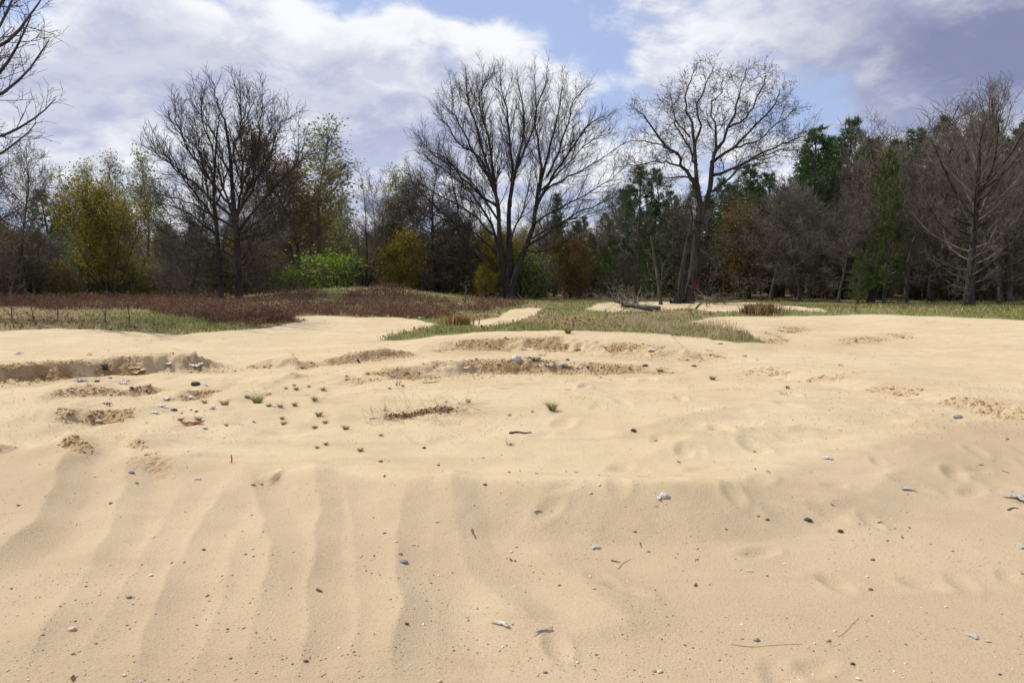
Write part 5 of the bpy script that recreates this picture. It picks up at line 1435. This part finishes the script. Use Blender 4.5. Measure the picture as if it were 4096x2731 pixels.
film('RM', 1030, 1230, 48, 26, 'white', 'white paper on the bright sand beside a sand lump', 'paper_scrap', 'paper', .2)
film('RM', 305, 460, 48, 14, 'white', 'white film beside the grass tip', crumple=.3)
film('RM', 265, 434, 38, 9, 'grey', 'grey flat scrap by the grass tip')
bag('RM', 137, 612, 32, 'black', 'black scrap on the right slope above the tufts', 'plastic_scrap', 'litter', .5)
film('RM', 838, 717, 14, 9, 'green', 'bright green chip right of the small tuft')
film('RM', 630, 1318, 20, 8, 'green', 'green leaf-like chip on the bright sand')
film('RM', 555, 570, 14, 22, 'film', 'pale scrap on the scarp right of the grass tip')
film('RM', 475, 545, 24, 12, 'grey', 'bluish scrap at the start of the right scarp')
film('RM', 235, 508, 38, 8, 'film', 'pale flat film above the black scrap on the right')
film('RM', 2055, 1270, 28, 12, 'film', 'pale film at the right edge above the gravel')
film('CB', 1180, 1168, 130, 16, 'film', 'narrow curled strip of clear plastic, left of two', crumple=.10, rz=-.6, tilt=.5)
film('CB', 1460, 1208, 120, 14, 'film', 'narrow curled strip of clear plastic, right of two', crumple=.12, rz=.35, tilt=.5)
bag('CB', 2280, 315, 62, 'white', 'white crumpled bag like petals on the near bank', flat_=.75)
film('CB', 2245, 326, 26, 22, 'white', 'loose white fold beside the petal-like bag', crumple=.3)
film('CB', 1815, 652, 52, 26, 'film', 'pale triangular film in the middle foreground', crumple=.15)
film('CB', 1422, 404, 48, 12, 'film', 'faint pale film near the bank', crumple=.1)
film('CB', 752, 480, 24, 7, 'paper', 'cream paper sliver left of the dark crooked twig', 'paper_scrap', 'paper')
bag('RB', 898, 470, 56, 'black', 'black glossy scrap in the right foreground', 'plastic_scrap', 'litter', .45)
film('RB', 2305, 322, 92, 70, 'film', 'large translucent film at the right edge', crumple=.3)
film('RB', 2340, 652, 36, 30, 'film', 'white film cut by the right edge', crumple=.3)
film('RB', 1565, 262, 72, 18, 'film', 'long pale film on the right part of the bank', crumple=.15)
film('RB', 1378, 481, 38, 14, 'film', 'lilac film above the pink stone', crumple=.15)
film('RB', 508, 811, 36, 9, 'white', 'white rectangular chip in the right foreground', 'plastic_chip', 'litter', .02, rz=0, tilt=.05)
film('RB', 2015, 1252, 54, 30, 'film', 'clear glass shard low on the right', 'glass_fragment', 'glass', .04, tilt=.3)
film('RB', 2110, 1284, 32, 12, 'film', 'thin clear sliver right of the glass shard', 'glass_fragment', 'glass', .05)
p, m_ = spot('RB', 1117, 548)
ring = [(math.cos(a) * 14 * m_, math.sin(a) * 12 * m_, .004) for a in np.linspace(0, 2 * math.pi, 15)]
V, F = tubes([(ring, [.006] * 15, 6)]); cap_ = empty('rusty_ring', p + Vector((0, 0, .006)), 'rusty round metal ring below the black glossy scrap', 'metal ring')
mesh_obj('rim', V, F, M_PL['leaf'], cap_); dsk = np.array([(0, 0, -.001)] + [(r_[0], r_[1], 0) for r_ in ring[:-1]]); mesh_obj('disc', dsk, np.array([(0, i, i % 14 + 1) for i in range(1, 15)]), M_PL['black'], cap_)

# --- leaves, sticks
for a in (('LB', 490, 1535, 64, 'brown dead leaf at the bottom edge on the left'), ('CB', 1250, 740, 34, 'curled brown leaf, left of a pair in the middle foreground'), ('CB', 1278, 745, 26, 'curled brown leaf, right of a pair in the middle foreground'),
          ('CB', 400, 175, 30, 'brown leaf on the near bank, left of centre'), ('CB', 1238, 150, 30, 'brown leaf in the rut at the middle of the bank'), ('CB', 1422, 158, 24, 'brown leaf in the rut right of the middle'),
          ('CB', 1690, 150, 34, 'brown leaf in the rut below the sand cone'), ('LM', 1705, 985, 30, 'curled brown leaf right of the littered hollow'), ('LM', 1220, 928, 26, 'orange-brown leaf at the upper edge of the littered hollow'),
          ('LM', 985, 992, 18, 'small dark leaf left of the littered hollow'), ('RB', 1065, 368, 20, 'dark leaf on the right part of the bank'), ('RM', 546, 1303, 26, 'twisted brown leaf on the bright sand'),
          ('RM', 30, 1254, 34, 'dark curled leaf at the start of the bright sand on the right'), ('LB', 75, 930, 26, 'reddish leaf at the left edge of the foreground'), ('RB', 145, 908, 44, 'half buried brown leaf left in the right foreground'),
          ('CM', 1320, 1008, 16, 'dark leaf bit above the brown stick'), ('RB', 1580, 520, 26, 'tan leaf in the right foreground'), ('RB', 1535, 585, 26, 'pale leaf below the tan leaf')):
    leaf(*a)
stick('CB', [(988, 530), (992, 555), (1002, 568), (1012, 592)], .006, M_STICK, 'dark crooked twig in the middle foreground', twig_n=2)
stick('CM', [(1240, 1064), (1290, 1056), (1340, 1063), (1388, 1058)], .012, M_STICK, 'brown crooked stick on the island sand')
stick('CM', [(655, 722), (700, 722), (735, 718), (768, 714)], .010, M_REED, 'yellowish dry stick left of the island top')
stick('RB', [(380, 1302), (530, 1318), (680, 1306), (860, 1298)], .0022, M_REED, 'long dry reed lying in the right foreground')
stick('RB', [(1105, 1250), (1150, 1220), (1200, 1165), (1245, 1122)], .0018, M_REED, 'thin straight dry stalk right of the long reed')
stick('RB', [(2245, 402), (2275, 388), (2312, 388)], .006, M_STICK, 'forked twig at the right edge under the large film', twig_n=2)
stick('CB', [(1970, 795), (2000, 760), (2030, 742), (2055, 730)], .003, M_REED, 'thin bent twig, right of two crossed ones')
stick('CB', [(1922, 740), (1950, 746), (1982, 752)], .005, M_STICK, 'short reddish twig left of the thin bent one')
stick('CB', [(2118, 620), (2122, 640), (2130, 655)], .004, M_STICK, 'short dark twig above the crossed ones')
stick('RM', [(2205, 1312), (2230, 1320), (2258, 1332)], .004, M_STICK, 'thin dark twig near the right edge')
stick('LB', [(2130, 938), (2145, 945), (2165, 952)], .008, M_STICK, 'short straight stick in the left-middle ripples')
stick('RM', [(1105, 606), (1118, 600), (1136, 606), (1128, 614)], .006, M_STICK, 'thin wire-like loop on the right slope')
upright('CM', 236, 588, 42, .028, M_ST['dark'], 'dark short stake leaning left in the middle rut', (-.55, 0), 'stake', 'stake')
stick('LM', [(700, 378), (760, 383), (830, 390)], .012, M_STICK, 'thin stick on the flat sand at the grass edge')

# --- tufts
TU = [('LM', 1730, 858, 120, 'large green tuft below the grey plastic rag', 1.0), ('LM', 1510, 872, 100, 'large dull tuft left of the green one', .7), ('LM', 1375, 858, 60, 'thin dry tuft at the left of the tuft row', .4),
      ('LM', 1805, 880, 50, 'small tuft right under the large green tuft', 1.0), ('LM', 1885, 886, 56, 'sparse dark tuft right of the large green tuft', .7), ('LM', 1980, 875, 56, 'round bright tuft alone right of the large ones', 1.0),
      ('LM', 2115, 842, 60, 'low wide tuft right of the round bright tuft', .9), ('LM', 1990, 768, 44, 'small yellowish tuft under the grey scrap', .9), ('LM', 2075, 750, 34, 'tiny tuft right of the grey scrap', .9),
      ('LM', 2172, 772, 52, 'sprawling yellowish tuft, uppermost right of the patch', .8), ('LM', 1920, 762, 30, 'tiny tuft left of the grey scrap', .8), ('LM', 2143, 946, 70, 'bushy bright green tuft in the middle of the patch', 1.0),
      ('LM', 2115, 1026, 46, 'dark green tuft below the bushy bright one', 1.0), ('LM', 2185, 992, 42, 'small tuft right below the bushy bright one', .9), ('LM', 1895, 965, 40, 'small tuft left of the bushy bright one', .8),
      ('LM', 1905, 1002, 56, 'pale yellow-green low tuft left in the patch', .9), ('LM', 1335, 972, 56, 'green tuft above the red cloth strip', .8), ('LM', 2325, 1035, 80, 'wide dull tuft at the left of the dry leaf pile', .75),
      ('LM', 2130, 1160, 40, 'dry tuft at the lower edge of the patch', .3), ('LM', 2190, 1137, 34, 'small dry tuft right of the lower dry one', .4), ('LM', 1522, 1010, 34, 'small dull tuft right of the red cloth strip', .5),
      ('CM', 240, 1182, 66, 'lone lush green tuft in the near middle', 1.0), ('CM', 1525, 905, 110, 'largest lone tuft on the island, green with dry skirt', .9), ('CM', 2250, 650, 60, 'tuft on the rut edge right of the black cloth', .6),
      ('CM', 525, 747, 30, 'tiny tuft beside the wispy stalks', .9), ('CM', 435, 762, 26, 'tiny yellowish tuft left of the wispy stalks', .8), ('CM', 375, 1077, 36, 'dry wisp below the dry leaf pile', .3),
      ('RM', 258, 700, 60, 'brownish tuft on the right rim of the island', .5), ('RM', 763, 760, 42, 'neat little green tuft on the right rim', 1.0),
      ('PX', 568, 333, 12, 'yellow-green tuft on the sand crest before the grass', 1.0)]
for c, X, Y, w, lab, g in TU: tuft(c, X, Y, w, lab, g)

# --- dry leaf and grass pile on the island
p, m_ = spot('CM', 640, 930); rs = np.random.default_rng(5); root = empty('dry_leaf_pile', p, 'low drift of dry leaves and wispy dead grass on the island', 'leaf pile')
n = 520; t = rs.uniform(-1, 1, n); lx = (t * 215 * m_) + rs.normal(0, .03, n); ly = t * .18 + rs.normal(0, .07, n) + .06 * np.sin(t * 5)
P = np.stack([lx, ly, height(lx + p.x, ly + p.y) - p.z + rs.uniform(0, .035, n) * (.4 + .6 * np.sin(t * 4) ** 2)], 1)
V, F, C = leaf_cards(P, .036, rs, pick_cols(rs, n, [(.24, .14, .08), (.12, .06, .035), (.30, .21, .12)], .2)); mesh_obj('leaves', V, F, M_GRASS, root, smooth=False, col=C)
n = 130; t = rs.uniform(-1.5, 1.7, n); bx = t * 215 * m_; by = t * .15 + rs.normal(0, .22, n); wsp = []
rng = random.Random(4)
for a, b in zip(bx, by):
    q, _ = walk((a, b, ground_z(a + p.x, b + p.y) - p.z), norm3((rng.gauss(0, .8), rng.gauss(0, .8), .5)), rng.uniform(.08, .38), 4, .2, -.5, rng)
    wsp.append(([(u_, v_, max(w_, ground_z(u_ + p.x, v_ + p.y) - p.z + .004)) for u_, v_, w_ in q], taper(.0022, .0014, 5), 3))
V, F = tubes(wsp); mesh_obj('stalks', V, F, M_REED, root)['kind'] = 'stuff'
def wisp(crop, X, Y, tall, label, n=14, mat=None):
    p, m_ = spot(crop, X, Y); rng = random.Random(seed()); br = []
    for _ in range(n):
        q, _ = walk((rng.gauss(0, .02), rng.gauss(0, .02), -.01), norm3((rng.gauss(0, .35), rng.gauss(0, .3), 1)), tall * m_ * rng.uniform(.4, 1), 5, .12, 0, rng)
        br.append((q, taper(.0028, .0016, 6), 3))
    V, F = tubes(br); o = mesh_obj('dead_plant', V, F, mat or M_STICK); o.location = p; return tag(o, label, 'dead plant', 'wispy dead plants')
wisp('CM', 492, 740, 60, 'reddish wispy dead plant standing left on the island')
wisp('CM', 965, 852, 34, 'low dry wisp above the right end of the leaf pile', 22)
wisp('CM', 1245, 1140, 34, 'low dry wisp beside the brown crooked stick', 18)
wisp('CM', 400, 915, 80, 'sparse tall stalks at the left end of the leaf pile', 10, M_REED)
wisp('PX', 728, 327, 9, 'dry stalks on the sand behind the grass tip', 14, M_REED)

# --- fallen branches, stump and bunch grass by the oak
def fallen(px_path, r, label, sd_, n_side=16, lift=.25):
    rng = random.Random(sd_); pts = []
    for i, (a, b) in enumerate(px_path):
        q = on_ground(a, b); pts.append(q + Vector((0, 0, r + lift * (i / (len(px_path) - 1)))))
    b0 = pts[0].copy(); rel = smooth_path([q - b0 for q in pts], 10); root = empty('fallen_branch', b0, label, 'branch', 'fallen branches by the oak')
    V, F = tubes([(rel, taper(r, r * .35, 11), 7)]); mesh_obj('bough', V, F, M_BARKG, root)
    out, tips = [], []
    for k in range(n_side):
        q, tn = lerp_pts(rel, .25 + .74 * rng.random()); l = rng.uniform(.5, 1.7)
        bp, _ = walk(q, norm3((tn[0] + rng.gauss(0, .7), tn[1] + rng.gauss(0, .5), rng.uniform(.1, 1.0))), l, 6, .22, -.3, rng)
        br = taper(r * .3, .009, 7); out.append((bp, br, 4)); spawn(out, tips, bp, br, l, 0, [(4.5, .2, .8, .5, .25, 3, .2, 0, 3), (4, .2, .8, .5, .15, 2, .2, 0, 3)], rng)
    V, F = tubes(out); mesh_obj('twigs', V, F, M_TWIGG, root)['kind'] = 'stuff'
fallen([(660, 310.5), (640, 310), (622, 308), (608, 305)], .10, 'long fallen branch with tangled twigs left of the slim dead tree', 3)
fallen([(652, 311), (636, 312), (620, 313)], .06, 'twiggy fallen branch lying nearer than the long one', 4, 12)
fallen([(696, 309), (702, 308), (709, 306)], .05, 'fallen branch with a raised end right of the oak foot', 5, 10, .5)
x, _ = at_depth(674, 308, 40.3); q = Vector((x, 40.3, ground_z(x, 40.3))); rng = random.Random(2)
root = empty('tree_stump', q, 'splintered dark stump between the slim dead tree and the oak', 'stump')
for k in range(6):
    sp_, _ = walk((rng.gauss(0, .12), rng.gauss(0, .12), -.05), norm3((rng.gauss(-.35, .25), rng.gauss(0, .2), 1)), rng.uniform(.4, 1.0), 4, .1, 0, rng); V, F = tubes([(sp_, taper(.13, .015, 5), 6)]); mesh_obj('splinter', V, F, M_BARK, root)
def bunch(px, py, s, label, pal, sd_):
    q = on_ground(px, py); rs = np.random.default_rng(sd_); root = empty('bunch_grass', q, label, 'bunch grass', 'bunch grass clumps'); n = 420
    bx, by = rs.normal(0, .45 * s, n), rs.normal(0, .3 * s, n); a = rs.uniform(0, 6.28, n); h = rs.uniform(.4, 1, n) * s; l = h * rs.uniform(.15, .7, n); w = .012
    z = height(bx + q.x, by + q.y) - q.z - .02; b = rs.uniform(0, 6.28, n); wx, wy = np.cos(b) * w, np.sin(b) * w; dx, dy = np.cos(a) * l, np.sin(a) * l
    V = np.stack([np.stack([bx - wx, by - wy, z], 1), np.stack([bx + wx, by + wy, z], 1), np.stack([bx + dx * .4 + wx, by + dy * .4 + wy, z + h * .65], 1), np.stack([bx + dx * .4 - wx, by + dy * .4 - wy, z + h * .65], 1), np.stack([bx + dx, by + dy, z + h * .9], 1)], 1).reshape(-1, 3); i = np.arange(n)[:, None] * 5
    mesh_obj('blades', V, [np.concatenate([i, i + 1, i + 2, i + 3], 1), np.concatenate([i + 3, i + 2, i + 4], 1)], M_GRASS, root, smooth=False, col=np.repeat(pick_cols(rs, n, pal), 5, 0))['kind'] = 'stuff'
bunch(764, 314, .6, 'tall brown bunch grass clump right of the oak', [(.24, .15, .07), (.17, .10, .05), (.31, .21, .10)], 3)
bunch(752, 313, .45, 'darker bunch grass clump just left of the tall brown one', [(.10, .065, .035), (.15, .10, .05)], 4)
bunch(458, 325, .45, 'orange-brown grass stalks beside the sand path', [(.34, .22, .09), (.26, .17, .08)], 6)
# --- bare saplings in the straw at the far left
for k, (px, py, hgt, lab) in enumerate(((12, 321, 1.5, 'small leafless sapling nearest the left edge on the straw bank'), (34, 322, 1.1, 'short leafless sapling second from the left edge'), (58, 321, .9, 'thin leafless sapling third from the left edge'),
                                     (105, 322, .8, 'low bushy sapling before the green turf patch'), (130, 324, .7, 'low bushy sapling at the right of the green turf patch'), (300, 303, 1.2, 'dark little sapling standing in the heath before the green shrub'),
                                     (464, 307, 1.2, 'dark little sapling in the heath before the wide tree'))):
    q = on_ground(px, py); rng = random.Random(60 + k); root = empty('sapling', q, lab, 'sapling', 'bare saplings'); pts, _ = walk((0, 0, -.05), (rng.gauss(0, .1), 0, 1), hgt, 6, .08, .2, rng)
    V, F = tubes([(pts, taper(.022, .008, 7), 5)]); mesh_obj('stem', V, F, M_TWIG, root); out, tips = [], []
    spawn(out, tips, pts, taper(.022, .008, 7), hgt, 0, [(9, .2, .8, .5, .3, 4, .12, .3, 3), (5, .2, .8, .5, .2, 2, .15, .2, 3)], rng); V, F = tubes(out); mesh_obj('crown', V, F, M_TWIG, root)
